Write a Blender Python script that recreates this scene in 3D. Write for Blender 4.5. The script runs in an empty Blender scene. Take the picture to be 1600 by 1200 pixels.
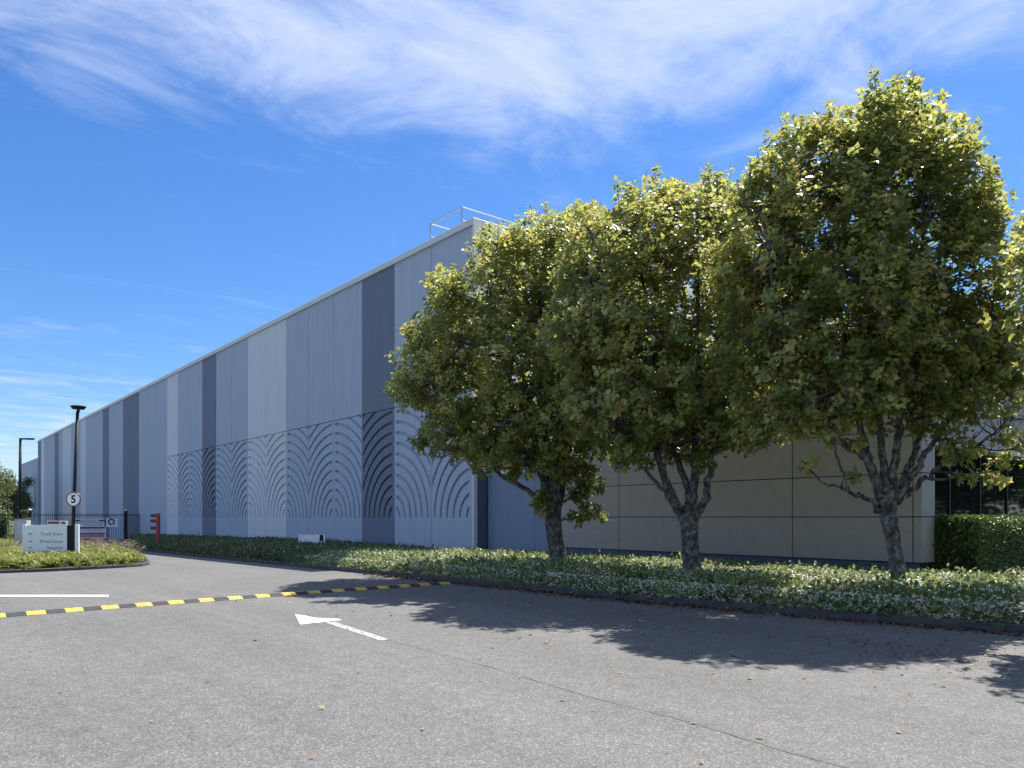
import bpy, math, random
import numpy as np
from mathutils import Vector, noise

random.seed(7)
rng = np.random.default_rng(11)
C = bpy.context.scene.collection
scene = bpy.context.scene

# ------------------------------------------------------------------ frame of reference
# X runs along the long wall (to the right), Y from the road towards the wall, Z up.
EYE = 1.6
CA, SA = 0.6307, 0.776
YAW = math.atan2(SA, CA)           # camera heading
F = 1200.0
HY = 808.5


def cam2w(x, d):
    """x metres to the right of the view axis, d metres ahead -> world X, Y"""
    return CA * x - SA * d, SA * x + CA * d


def zg(X):
    """the yard falls gently towards the gate"""
    return -0.009 * max(0.0, min(-X, 160.0) - 14.0)


def gp(px, py, h=0.0):
    r = (px - 800) / F
    d = 20.0
    for _ in range(30):
        X, Y = cam2w(r * d, d)
        d = F * (EYE - zg(X) - h) / (py - HY)
    return cam2w(r * d, d)


# ------------------------------------------------------------------ materials
MATS = {}


def new_mat(name):
    m = bpy.data.materials.new(name)
    m.use_nodes = True
    nt = m.node_tree
    b = nt.nodes['Principled BSDF']
    MATS[name] = m
    return m, nt, b


def coord(nt, scale=(1, 1, 1), kind='Object'):
    tc = nt.nodes.new('ShaderNodeTexCoord')
    mp = nt.nodes.new('ShaderNodeMapping')
    mp.inputs['Scale'].default_value = scale
    nt.links.new(tc.outputs[kind], mp.inputs['Vector'])
    return mp.outputs['Vector']


def tex_noise(nt, vec, scale, detail=4, rough=0.55, dist=0.0):
    n = nt.nodes.new('ShaderNodeTexNoise')
    n.inputs['Scale'].default_value = scale
    n.inputs['Detail'].default_value = detail
    n.inputs['Roughness'].default_value = rough
    n.inputs['Distortion'].default_value = dist
    nt.links.new(vec, n.inputs['Vector'])
    return n.outputs['Fac']


def ramp(nt, fac, stops):
    r = nt.nodes.new('ShaderNodeValToRGB')
    e = r.color_ramp.elements
    while len(e) < len(stops):
        e.new(0.5)
    for el, (p, c) in zip(e, stops):
        el.position = p
        el.color = (*c, 1) if len(c) == 3 else c
    nt.links.new(fac, r.inputs['Fac'])
    return r.outputs['Color']


def mix(nt, fac, a, b, blend='MIX'):
    m = nt.nodes.new('ShaderNodeMix')
    m.data_type = 'RGBA'
    m.blend_type = blend
    for sock, v in ((m.inputs[0], fac), (m.inputs[6], a), (m.inputs[7], b)):
        if hasattr(v, 'is_linked'):
            nt.links.new(v, sock)
        elif isinstance(v, (int, float)):
            sock.default_value = v
        else:
            sock.default_value = (*v, 1) if len(v) == 3 else v
    return m.outputs[2]


def bump(nt, b, h, strength=0.3, dist=0.01):
    n = nt.nodes.new('ShaderNodeBump')
    n.inputs['Strength'].default_value = strength
    n.inputs['Distance'].default_value = dist
    nt.links.new(h, n.inputs['Height'])
    nt.links.new(n.outputs['Normal'], b.inputs['Normal'])


def g3(v):
    return (v, v, v)


def plain(name, col, rough=0.6, metal=0.0, var=0.12, scale=6.0, bmp=0.0):
    m, nt, b = new_mat(name)
    v = coord(nt)
    n = tex_noise(nt, v, scale, 5)
    lo = tuple(c * (1 - var) for c in col)
    hi = tuple(min(1, c * (1 + var)) for c in col)
    nt.links.new(ramp(nt, n, [(0.3, lo), (0.7, hi)]), b.inputs['Base Color'])
    b.inputs['Roughness'].default_value = rough
    b.inputs['Metallic'].default_value = metal
    if bmp:
        bump(nt, b, tex_noise(nt, v, scale * 8, 3), bmp, 0.01)
    return m


def asphalt_color(nt, v):
    big = tex_noise(nt, v, 0.22, 5, 0.6)
    mid = tex_noise(nt, v, 5.0, 5, 0.65)
    vo = nt.nodes.new('ShaderNodeTexVoronoi')
    vo.inputs['Scale'].default_value = 75.0
    nt.links.new(v, vo.inputs['Vector'])
    sep = nt.nodes.new('ShaderNodeSeparateColor')
    nt.links.new(vo.outputs['Color'], sep.inputs['Color'])
    agg = ramp(nt, sep.outputs['Red'], [(0.0, (.10, .0985, .093)), (0.45, (.142, .140, .132)), (0.8, (0.18, 0.178, 0.167)), (0.97, (0.25, 0.246, 0.232)), (1.0, (.33, .325, .31))])
    lane = tex_noise(nt, coord(nt, (.05, .9, 1)), 1.0, 3, .5)
    agg = mix(nt, 1.0, agg, ramp(nt, lane, [(0.38, g3(0.92)), (0.6, g3(1.04))]), 'MULTIPLY')
    c1 = mix(nt, 1.0, agg, ramp(nt, big, [(0.3, g3(0.70)), (0.7, g3(0.87))]), 'MULTIPLY')
    return mix(nt, 1.0, c1, ramp(nt, mid, [(0.25, g3(0.78)), (0.75, g3(1.16))]), 'MULTIPLY'), sep.outputs['Red'], vo.outputs['Distance']


m, nt, b = new_mat('asphalt')
v = coord(nt)
col, hgt, vd = asphalt_color(nt, v)
nt.links.new(col, b.inputs['Base Color'])
b.inputs['Roughness'].default_value = 0.85
bump(nt, b, vd, 0.55, 0.006)

# worn road paint: paint colour with asphalt showing through
def worn_paint(name, paint, lo=0.42, hi=0.5, scale=9.0):
    m, nt, b = new_mat(name)
    v = coord(nt)
    col, hgt, vd = asphalt_color(nt, v)
    wear = tex_noise(nt, v, scale, 8, 0.75)
    f = ramp(nt, wear, [(lo, g3(0)), (hi, g3(1))])
    nt.links.new(mix(nt, f, col, paint), b.inputs['Base Color'])
    b.inputs['Roughness'].default_value = 0.7
    bump(nt, b, vd, 0.3, 0.004)
worn_paint('worn_white_paint', (0.72, 0.72, 0.69), 0.49, 0.56, 28)
worn_paint('arrow_head_paint', (0.74, 0.74, 0.71), 0.30, 0.38, 8)
worn_paint('line_paint', (0.7, 0.7, 0.68), 0.28, 0.36, 7)

def wall_paint(name, col, bmp=0.35):
    m, nt, b = new_mat(name)
    v = coord(nt)
    fine = tex_noise(nt, v, 22, 6, 0.7)
    streak = tex_noise(nt, coord(nt, (2.2, 2.2, 0.18)), 1.6, 4, 0.55)
    c = mix(nt, 1.0, ramp(nt, fine, [(0.3, tuple(x * 0.72 for x in col)), (0.7, tuple(x * 1.25 for x in col))]),
            ramp(nt, streak, [(0.3, g3(0.93)), (0.7, g3(1.04))]), 'MULTIPLY')
    nt.links.new(c, b.inputs['Base Color'])
    b.inputs['Roughness'].default_value = 0.75
    bump(nt, b, fine, bmp, 0.012)
wall_paint('paint_light', (0.647, 0.668, 0.696))
wall_paint('paint_pale', (0.428, 0.484, 0.569))
wall_paint('paint_mid', (0.406, 0.469, 0.553))
wall_paint('paint_dark', (0.166, 0.193, 0.252))
wall_paint('paint_deep_blue', (0.09, 0.12, 0.186))
wall_paint('paint_office_blue', (0.221, 0.276, 0.375))
plain('beige_cladding', (0.375, 0.345, 0.305), 0.7, 0, 0.06, 3.0, 0.05)
plain('joint_black', (0.02, 0.02, 0.022), 0.9)
plain('coping_white', (0.66, 0.66, 0.64), 0.5, 0, 0.05)
plain('pale_cladding', (0.55, 0.56, 0.58), 0.6, 0, 0.05)
plain('galvanised', (0.42, 0.45, 0.5), 0.45, 0.6, 0.1)
plain('roof_grey', (0.35, 0.36, 0.37), 0.6)
plain('kerb_concrete', (0.065, 0.061, 0.058), 0.85, 0, 0.35, 5, 0.4)
plain('black_paint', (0.008, 0.009, 0.014), 0.65)
plain('sign_white', (0.92, 0.92, 0.91), 0.4, 0, 0.04)
plain('sign_grey_ink', (0.22, 0.22, 0.23), 0.5)
plain('sign_black', (0.008, 0.008, 0.012), 0.75)
plain('sign_maroon', (0.24, 0.045, 0.05), 0.4)
plain('sign_red', (0.42, 0.03, 0.04), 0.45)
plain('finger_dark_red', (0.13, 0.02, 0.03), 0.5)
plain('sign_blue', (0.04, 0.09, 0.17), 0.4)
plain('sign_pink', (0.6, 0.27, 0.26), 0.45)
plain('sign_pale_yellow', (0.66, 0.62, 0.42), 0.45)
plain('rubber_black', (0.03, 0.03, 0.033), 0.8, 0, 0.4, 14)
plain('rubber_yellow', (0.60, 0.39, 0.06), 0.7, 0, 0.45, 11, 0.3)
plain('soil', (0.035, 0.026, 0.02), 0.95, 0, 0.4, 6, 0.4)
plain('crack_dark', (0.055, 0.053, 0.051), 0.9)
plain('pier_white', (0.6, 0.58, 0.55), 0.7)
plain('pot_brown', (0.16, 0.10, 0.06), 0.8)
plain('frame_pale', (0.62, 0.62, 0.58), 0.5)
plain('mullion_dark', (0.03, 0.032, 0.034), 0.4, 0.4)
plain('earth_green', (0.07, 0.09, 0.04), 0.95, 0, 0.4, 0.5)
plain('lamp_glass', (0.5, 0.5, 0.5), 0.3)
plain('cap_white', (0.7, 0.68, 0.66), 0.5)

m, nt, b = new_mat('dark_glass')
v = coord(nt)
nt.links.new(ramp(nt, tex_noise(nt, v, 0.5, 2), [(0.3, (0.004, 0.007, 0.006)), (0.7, (0.008, 0.014, 0.012))]), b.inputs['Base Color'])
b.inputs['Roughness'].default_value = 0.04
b.inputs['IOR'].default_value = 1.5

# bark with pale lichen
m, nt, b = new_mat('bark')
v = coord(nt, (1, 1, 0.7))
n1 = tex_noise(nt, v, 11, 8, 0.72, 0.4)
n2 = tex_noise(nt, v, 30, 4, 0.6)
c = ramp(nt, n1, [(0.36, (0.03, 0.026, 0.022)), (0.48, (0.085, 0.076, 0.064)), (0.56, (0.19, 0.185, 0.16)), (0.66, (0.34, 0.345, 0.305))])
nt.links.new(mix(nt, 1.0, c, ramp(nt, n2, [(0.3, g3(0.7)), (0.7, g3(1.1))]), 'MULTIPLY'), b.inputs['Base Color'])
b.inputs['Roughness'].default_value = 0.9
bump(nt, b, n1, 0.6, 0.03)


def leaf_mat(name, stops, transl=0.35, tcol=(0.30, 0.36, 0.05), rough=0.38, spec=0.5):
    """colour picked per leaf from the 'tint' attribute (per twig) and per-island randomness"""
    m, nt, b = new_mat(name)
    at = nt.nodes.new('ShaderNodeAttribute')
    at.attribute_name = 'tint'
    geo = nt.nodes.new('ShaderNodeNewGeometry')
    ma = nt.nodes.new('ShaderNodeMath'); ma.operation = 'MULTIPLY_ADD'
    nt.links.new(geo.outputs['Random Per Island'], ma.inputs[0])
    ma.inputs[1].default_value = 0.35
    nt.links.new(at.outputs['Fac'], ma.inputs[2])
    c = ramp(nt, ma.outputs[0], stops)
    nt.links.new(c, b.inputs['Base Color'])
    b.inputs['Roughness'].default_value = rough
    b.inputs['Specular IOR Level'].default_value = spec
    tr = nt.nodes.new('ShaderNodeBsdfTranslucent')
    nt.links.new(mix(nt, 0.5, c, tcol), tr.inputs['Color'])
    ms = nt.nodes.new('ShaderNodeMixShader')
    ms.inputs[0].default_value = transl
    nt.links.new(b.outputs[0], ms.inputs[1])
    nt.links.new(tr.outputs[0], ms.inputs[2])
    nt.links.new(ms.outputs[0], nt.nodes['Material Output'].inputs['Surface'])
    return m

leaf_mat('tree_leaf', [(0.0, (0.028, 0.052, 0.018)), (0.36, (0.09, 0.13, 0.035)), (0.62, (0.27, 0.285, 0.075)), (0.84, (0.55, 0.50, 0.16)), (1.0, (0.50, 0.31, 0.10)), ], 0.43, (0.85, 0.86, 0.21), 0.36, 0.85)
leaf_mat('jasmine_leaf', [(0.0, (0.028, 0.058, 0.018)), (0.5, (0.125, 0.185, 0.058)), (1.0, (0.46, 0.50, 0.18))], 0.34, (0.55, 0.6, 0.2), 0.4)
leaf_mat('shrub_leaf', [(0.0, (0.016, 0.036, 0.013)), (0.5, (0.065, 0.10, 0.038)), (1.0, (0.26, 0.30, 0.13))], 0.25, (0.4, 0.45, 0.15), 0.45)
leaf_mat('hedge_leaf', [(0.0, (0.04, 0.075, 0.018)), (0.6, (0.13, 0.19, 0.05)), (1.0, (0.26, 0.31, 0.08))], 0.25, (0.2, 0.3, 0.04), 0.4)
leaf_mat('lily_leaf', [(0.0, (0.05, 0.09, 0.018)), (0.5, (0.15, 0.19, 0.045)), (1.0, (0.40, 0.38, 0.13))], 0.3, (0.4, 0.42, 0.08), 0.6, 0.3)
leaf_mat('dry_bloom', [(0.0, (0.20, 0.14, 0.09)), (1.0, (0.42, 0.33, 0.22))], 0.2, (0.4, 0.3, 0.2), 0.7)
leaf_mat('far_leaf', [(0.0, (0.03, 0.05, 0.02)), (0.6, (0.08, 0.11, 0.035)), (1.0, (0.17, 0.2, 0.07))], 0.3, (0.3, 0.35, 0.08), 0.5)
leaf_mat('litter_leaf', [(0.0, (0.045, 0.022, 0.014)), (0.6, (0.12, 0.055, 0.03)), (1.0, (0.32, 0.24, 0.13))], 0.0, (0.3, 0.2, 0.1), 0.8)
leaf_mat('petal_white', [(0.0, (0.6, 0.59, 0.46)), (1.0, (0.85, 0.84, 0.70))], 0.25, (0.8, 0.8, 0.6), 0.6)
M = MATS


# ------------------------------------------------------------------ mesh building
class MB:
    def __init__(s):
        s.v = []; s.f = []; s.mi = []

    def add(s, vs, fs, mi=0):
        o = len(s.v)
        s.v.extend(tuple(p) for p in vs)
        for f in fs:
            s.f.append(tuple(i + o for i in f)); s.mi.append(mi)

    def box(s, x0, x1, y0, y1, z0, z1, mi=0):
        s.add([(x0, y0, z0), (x1, y0, z0), (x1, y1, z0), (x0, y1, z0), (x0, y0, z1), (x1, y0, z1), (x1, y1, z1), (x0, y1, z1)],
              [(0, 3, 2, 1), (4, 5, 6, 7), (0, 1, 5, 4), (1, 2, 6, 5), (2, 3, 7, 6), (3, 0, 4, 7)], mi)

    def bbox(s, x0, x1, y0, y1, z0, z1, bv=0.006, mi=0):
        """box with chamfered edges"""
        bv = min(bv, (x1 - x0) / 3, (y1 - y0) / 3, (z1 - z0) / 3)
        vs = []; X = (x0, x1); Y = (y0, y1); Z = (z0, z1)
        idx = {}
        for i in (0, 1):
            for j in (0, 1):
                for k in (0, 1):
                    sx, sy, sz = (1 - 2 * i), (1 - 2 * j), (1 - 2 * k)
                    for a in range(3):
                        p = [X[i] + sx * bv, Y[j] + sy * bv, Z[k] + sz * bv]
                        p[a] = (X[i], Y[j], Z[k])[a]
                        idx[(i, j, k, a)] = len(vs); vs.append(p)
        fs = []
        I = lambda i, j, k, a: idx[(i, j, k, a)]
        for i in (0, 1):
            q = [I(i, 0, 0, 0), I(i, 1, 0, 0), I(i, 1, 1, 0), I(i, 0, 1, 0)]; fs.append(q if i else q[::-1])
            q = [I(0, i, 0, 1), I(1, i, 0, 1), I(1, i, 1, 1), I(0, i, 1, 1)]; fs.append(q[::-1] if i else q)
            q = [I(0, 0, i, 2), I(1, 0, i, 2), I(1, 1, i, 2), I(0, 1, i, 2)]; fs.append(q if i else q[::-1])
        for j in (0, 1):
            for k in (0, 1):
                fs.append([I(0, j, k, 1), I(1, j, k, 1), I(1, j, k, 2), I(0, j, k, 2)])
                fs.append([I(j, 0, k, 0), I(j, 1, k, 0), I(j, 1, k, 2), I(j, 0, k, 2)])
                fs.append([I(j, k, 0, 0), I(j, k, 1, 0), I(j, k, 1, 1), I(j, k, 0, 1)])
        for i in (0, 1):
            for j in (0, 1):
                for k in (0, 1):
                    fs.append([I(i, j, k, 0), I(i, j, k, 1), I(i, j, k, 2)])
        s.add(vs, fs, mi)

    def tube(s, pts, rad, n=8, cap=True, mi=0):
        pts = [Vector(p) for p in pts]
        if not hasattr(rad, '__len__'):
            rad = [rad] * len(pts)
        vs = []; fs = []
        prev = None
        for i, p in enumerate(pts):
            t = (pts[min(i + 1, len(pts) - 1)] - pts[max(i - 1, 0)])
            t = t.normalized() if t.length > 1e-9 else Vector((0, 0, 1))
            if prev is None:
                a = t.orthogonal().normalized()
            else:
                a = (prev - t * prev.dot(t))
                a = a.normalized() if a.length > 1e-6 else t.orthogonal().normalized()
            prev = a
            bb = t.cross(a)
            for k in range(n):
                th = 2 * math.pi * k / n
                vs.append(p + (a * math.cos(th) + bb * math.sin(th)) * rad[i])
        for i in range(len(pts) - 1):
            for k in range(n):
                k2 = (k + 1) % n
                fs.append((i * n + k, i * n + k2, (i + 1) * n + k2, (i + 1) * n + k))
        if cap:
            fs.append(tuple(range(n))[::-1]); fs.append(tuple(range((len(pts) - 1) * n, len(pts) * n)))
        s.add(vs, fs, mi)

    def lathe(s, prof, c=(0, 0, 0), n=24, axis='z', mi=0):
        vs = []; fs = []
        for r, z in prof:
            for k in range(n):
                th = 2 * math.pi * k / n
                x, y = r * math.cos(th), r * math.sin(th)
                q = (x, y, z) if axis == 'z' else (x, z, y)
                vs.append((c[0] + q[0], c[1] + q[1], c[2] + q[2]))
        for i in range(len(prof) - 1):
            for k in range(n):
                k2 = (k + 1) % n
                fs.append((i * n + k, i * n + k2, (i + 1) * n + k2, (i + 1) * n + k))
        fs.append(tuple(range(n))[::-1]); fs.append(tuple(range((len(prof) - 1) * n, len(prof) * n)))
        s.add(vs, fs, mi)

    def poly(s, pts, z0, z1, mi=0):
        """extruded outline in the XZ plane: pts (x, z), from y=z0 (front) to y=z1 (back)"""
        n = len(pts)
        s.add([(x, z0, z) for x, z in pts] + [(x, z1, z) for x, z in pts],
              [tuple(range(n)), tuple(range(n, 2 * n))[::-1]] + [(i, i + n, (i + 1) % n + n, (i + 1) % n) for i in range(n)], mi)

    def build(s, name, mats, parent=None, smooth=False, loc=None, rotz=None):
        me = bpy.data.meshes.new(name)
        me.from_pydata(s.v, [], s.f)
        if not isinstance(mats, (list, tuple)):
            mats = [mats]
        for mm in mats:
            me.materials.append(mm if not isinstance(mm, str) else M[mm])
        if len(mats) > 1:
            me.polygons.foreach_set('material_index', s.mi)
        if smooth:
            me.polygons.foreach_set('use_smooth', [True] * len(me.polygons))
        me.update()
        o = bpy.data.objects.new(name, me)
        C.objects.link(o)
        if parent is not None:
            o.parent = parent
        if loc is not None:
            o.location = loc
        if rotz is not None:
            o.rotation_euler = (0, 0, rotz)
        return o


def tag(o, label, cat, group=None, kind=None):
    o['label'] = label
    o['category'] = cat
    if group: o['group'] = group
    if kind: o['kind'] = kind
    return o


def structure(o):
    o['kind'] = 'structure'
    return o


def thing(name, loc, rotz, label, cat, group=None):
    o = bpy.data.objects.new(name, None)
    C.objects.link(o)
    o.location = loc; o.rotation_euler = (0, 0, rotz)
    return tag(o, label, cat, group)


def text(name, s, size, loc, mat, parent, align='LEFT', depth=0.002, offset=0.0):
    cu = bpy.data.curves.new(name, 'FONT')
    cu.body = s; cu.size = size; cu.extrude = depth; cu.align_x = align
    cu.materials.append(M[mat])
    tmp = bpy.data.objects.new('tmp', cu); C.objects.link(tmp)
    if offset: cu.offset = offset
    bpy.context.view_layer.update()
    me = bpy.data.meshes.new_from_object(tmp.evaluated_get(bpy.context.evaluated_depsgraph_get()))
    bpy.data.objects.remove(tmp)
    o = bpy.data.objects.new(name, me)
    C.objects.link(o)
    o.location = loc; o.rotation_euler = (math.pi / 2, 0, 0)
    o.parent = parent
    return o


def copy_tree(o, parent=None):
    c = o.copy(); C.objects.link(c)
    if parent is not None: c.parent = parent
    for ch in list(o.children):
        copy_tree(ch, c)
    return c


# ---------- big leaf clouds through numpy
LEAF_LOBED = (np.array([(0, 0, 0), (-.50, .34, .06), (-.26, .62, .05), (0, 1, -.08), (.26, .62, .05), (.50, .34, .06)]), [(0, 3, 2, 1), (0, 5, 4, 3)])
LEAF_KITE = (np.array([(0, 0, 0), (-.5, .5, .08), (0, 1, -.06), (.5, .5, .08)]), [(0, 2, 1), (0, 3, 2)])
LEAF_STRAP = (np.array([(-.3, 0, 0), (.3, 0, 0), (-.5, .35, .12), (.5, .35, .12), (-.45, .7, .06), (.45, .7, .06), (0, 1, -.18)]), [(0, 1, 3, 2), (2, 3, 5, 4), (4, 5, 6)])
_k = np.arange(10) * math.pi / 5
_r = np.where(np.arange(10) % 2 == 0, 0.5, 0.24)
LEAF_STAR = (np.stack([_r * np.cos(_k), _r * np.sin(_k), np.zeros(10)], 1), [tuple(range(10))])


def norm(a):
    return a / np.maximum(np.linalg.norm(a, axis=-1, keepdims=True), 1e-9)


def cloud_arrays(pos, d, n, L, W, tint, tmpl):
    """pos, d (direction), n (approx normal): (N,3); L, W, tint: (N,)"""
    T, faces = tmpl
    d = norm(d)
    s = norm(np.cross(d, n))
    n = np.cross(s, d)
    V = (pos[:, None, :] + s[:, None, :] * (T[None, :, 0:1] * W[:, None, None])
         + d[:, None, :] * (T[None, :, 1:2] * L[:, None, None]) + n[:, None, :] * (T[None, :, 2:3] * L[:, None, None]))
    return V, faces, tint


def cloud_obj(name, parts, mats, parent=None):
    """parts: list of (V (N,k,3), faces, tint (N,), material index)"""
    vs, loops, starts, totals, tints, mi = [], [], [], [], [], []
    vo = 0; lo = 0
    for V, faces, tint, m_i in parts:
        N, k, _ = V.shape
        vs.append(V.reshape(-1, 3))
        tints.append(np.repeat(tint, k))
        base = vo + np.arange(N)[:, None] * k
        flat = np.concatenate([np.array(f) for f in faces])
        loops.append((base + flat[None, :]).reshape(-1))
        sizes = np.array([len(f) for f in faces])
        totals.append(np.tile(sizes, N))
        st = lo + np.concatenate([[0], np.cumsum(np.tile(sizes, N))[:-1]])
        starts.append(st)
        mi.append(np.full(N * len(faces), m_i))
        vo += N * k; lo += N * len(flat)
    vs = np.concatenate(vs).astype(np.float32); loops = np.concatenate(loops).astype(np.int32)
    starts = np.concatenate(starts).astype(np.int32)
    me = bpy.data.meshes.new(name)
    me.vertices.add(len(vs)); me.vertices.foreach_set('co', vs.ravel())
    me.loops.add(len(loops)); me.loops.foreach_set('vertex_index', loops)
    me.polygons.add(len(starts)); me.polygons.foreach_set('loop_start', starts)
    me.polygons.foreach_set('loop_total', np.concatenate(totals).astype(np.int32))
    for mm in mats: me.materials.append(M[mm])
    me.polygons.foreach_set('material_index', np.concatenate(mi).astype(np.int32))
    at = me.attributes.new('tint', 'FLOAT', 'POINT')
    at.data.foreach_set('value', np.concatenate(tints).astype(np.float32))
    me.update(calc_edges=True); me.validate()
    o = bpy.data.objects.new(name, me)
    C.objects.link(o)
    if parent is not None: o.parent = parent
    return o


def rnd_dir(N):
    return norm(rng.normal(size=(N, 3)))


# ------------------------------------------------------------------ ground, yard, kerb
XS = [-3000, -160, -120, -90, -70, -50, -40, -30, -22, -18, -14, -10, 0, 30, 80, 3000]
b_ = MB()
ys = [-3000, -200, 200, 3000]
b_.add([(x, y, zg(x) - 0.03) for x in XS for y in ys], [(i * 4 + j, (i + 1) * 4 + j, (i + 1) * 4 + j + 1, i * 4 + j + 1) for i in range(len(XS) - 1) for j in range(3)])
structure(b_.build('ground', 'earth_green'))
b_ = MB()
XR = [x for x in XS if -160 <= x <= 80]
ys = [-60, -20, 0, 10, 17.7]
b_.add([(x, y, zg(x)) for x in XR for y in ys], [(i * 5 + j, (i + 1) * 5 + j, (i + 1) * 5 + j + 1, i * 5 + j + 1) for i in range(len(XR) - 1) for j in range(4)])
structure(b_.build('road', 'asphalt'))

# kerb line of the planting bed along the building (X, Y of the road-side foot)
KERB = [(14, 18.5), (8, 15.6), (3, 13.9), (0, 12.95), (-3.76, 12.14), (-6.26, 11.63), (-9.8, 11.15), (-12.46, 11.0), (-16.4, 10.95), (-20.2, 10.9), (-27.5, 10.9), (-36, 10.9), (-46, 11.2), (-56, 12.4), (-64, 14.2), (-71, 16.0), (-75.5, 16.6)]
kx = np.array([p[0] for p in KERB][::-1]); ky = np.array([p[1] for p in KERB][::-1])
def kerb_y(X): return np.interp(X, kx, ky)
fine = [14 - 0.5 * i for i in range(180)]
fine = [x for x in fine if x >= -75.5]
def sm_kerb(x):
    return float(np.mean([kerb_y(x + t) for t in (-2, -1, 0, 1, 2)]))
b_ = MB()
prof = [(0.0, -0.05), (0.012, 0.10), (0.03, 0.125), (0.13, 0.13), (0.16, 0.11), (0.16, -0.05)]
vs = []; fs = []
for x in fine:
    y = sm_kerb(x)
    for dy, dz in prof:
        vs.append((x, y + dy, zg(x) + dz))
n = len(prof)
for i in range(len(fine) - 1):
    for j in range(n - 1):
        fs.append((i * n + j, i * n + j + 1, (i + 1) * n + j + 1, (i + 1) * n + j))
b_.add(vs, fs)
structure(b_.build('kerb', 'kerb_concrete'))

# crack / paving seam that runs on from the arrow
b_ = MB()
N = 260
pts = []
for i in range(N):
    t = i / (N - 1)
    x = -8.9 + 11.5 * t
    y = 5.08 - 0.05 * (x + 8.9) + 0.05 * noise.noise((x * 0.9, 3.3, 0)) + 0.018 * noise.noise((x * 7, 1.3, 0))
    w = 0.0022 + 0.005 * max(0, noise.noise((x * 2.2, 9.1, 0)) + 0.25)
    pts.append((x, y, w))
b_.add([(x, y - w, 0.003) for x, y, w in pts] + [(x, y + w, 0.003) for x, y, w in pts], [(i, i + 1, N + i + 1, N + i) for i in range(N - 1)])
structure(b_.build('road_crack', 'crack_dark'))

# painted arrow (points along -X) and line
b_ = MB()
yc = 5.12
def flat_poly(bm, pts, z=0.004, mi=0):
    bm.add([(x, y, zg(x) + z) for x, y in pts], [tuple(range(len(pts)))], mi)
flat_poly(b_, [gp(*p) for p in [(507, 972.8), (595, 1001.4), (608, 999.3), (523, 971.8)]], mi=0)
flat_poly(b_, [gp(*p) for p in [(461, 960), (469, 976), (488, 973.8), (497, 973.2), (508, 971.8), (534, 969), (530, 967.4), (492, 965.6), (476, 962)]], mi=1)
structure(b_.build('road_arrow_marking', ['worn_white_paint', 'arrow_head_paint']))
b_ = MB()
p0 = np.array(gp(170, 932.3)); p1 = np.array(gp(-60, 932.3)); q0 = np.array(gp(170, 929.8)); q1 = np.array(gp(-60, 929.8))
flat_poly(b_, [tuple(p0), tuple(q0), tuple(q1), tuple(p1)])
structure(b_.build('road_line_marking', 'line_paint'))

# speed bump of black and yellow blocks
bump_root = thing('speed_bump', (-15.3, 3.7, 0), 0, 'low rubber speed bump of alternating yellow and black blocks crossing the asphalt yard', 'speed bump')
W = 0.17; pitch = 0.2835
def bump_x(y): return -14.93 - 0.115 * (y - 1.7) + 0.006 * (y - 1.7) ** 2 - (-15.3)
prof = [(-W, 0.006), (-W + .09, .043), (-W + .13, .05), (W - .13, .05), (W - .09, .043), (W, 0.006)]
i = 0
for k in range(-22, 32):
    y0 = 1.77 + k * pitch; y1 = y0 + pitch - 0.006
    yel = (k % 2 == 0)
    bb = MB()
    n = len(prof)
    vs = []
    for y in (y0, y1):
        for dx, z in prof:
            vs.append((bump_x(y) + dx, y - 3.7, z + zg(-15.3 + bump_x(y))))
    fs = [(j, j + 1, n + j + 1, n + j) for j in range(n - 1)] + [tuple(range(n))[::-1], tuple(range(n, 2 * n))]
    bb.add(vs, fs)
    bb.build('yellow_block' if yel else 'black_block', 'rubber_yellow' if yel else 'rubber_black', bump_root)

# ------------------------------------------------------------------ long warehouse
WX, WY, WH = -24.28, 17.8, 13.05
PW = 3.04
ZB, ZT = 1.6, 6.55
wh = thing('warehouse', (WX, WY, 0), 0, 'long tall warehouse clad in vertical grey and blue concrete panels with arched relief', 'warehouse')
# everything of the warehouse in coordinates local to its near corner: x<0 to the left, y>0 behind
seq = 'AADMMMLLMMDMMLMMMDDMMDMMMLMMLLMDMMMLD'
pm = {'A': 'paint_pale', 'D': 'paint_dark', 'M': 'paint_mid', 'L': 'paint_light'}
pl = {'A': 'pale blue grey concrete panel', 'D': 'dark slate concrete panel', 'M': 'mid blue grey concrete panel', 'L': 'light grey concrete panel'}


def clip_convex(poly, x0, x1, z0, z1):
    def cl(p, f, inter):
        out = []
        for i in range(len(p)):
            a, b2 = p[i], p[(i + 1) % len(p)]
            fa, fb = f(a), f(b2)
            if fa >= 0: out.append(a)
            if (fa >= 0) != (fb >= 0):
                t = fa / (fa - fb)
                out.append((a[0] + (b2[0] - a[0]) * t, a[1] + (b2[1] - a[1]) * t))
        return out
    for f in (lambda p: p[0] - x0, lambda p: x1 - p[0], lambda p: p[1] - z0, lambda p: z1 - p[1]):
        poly = cl(poly, f, None)
        if len(poly) < 3: return []
    return poly


def clip_seg(a, b2, x0, x1, z0, z1):
    t0, t1 = 0.0, 1.0
    dx, dz = b2[0] - a[0], b2[1] - a[1]
    for p, q in ((-dx, a[0] - x0), (dx, x1 - a[0]), (-dz, a[1] - z0), (dz, z1 - a[1])):
        if abs(p) < 1e-12:
            if q < 0: return None
        else:
            r = q / p
            if p < 0: t0 = max(t0, r)
            else: t1 = min(t1, r)
    if t1 - t0 < 1e-4: return None
    return (a[0] + dx * t0, a[1] + dz * t0), (a[0] + dx * t1, a[1] + dz * t1)


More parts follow.
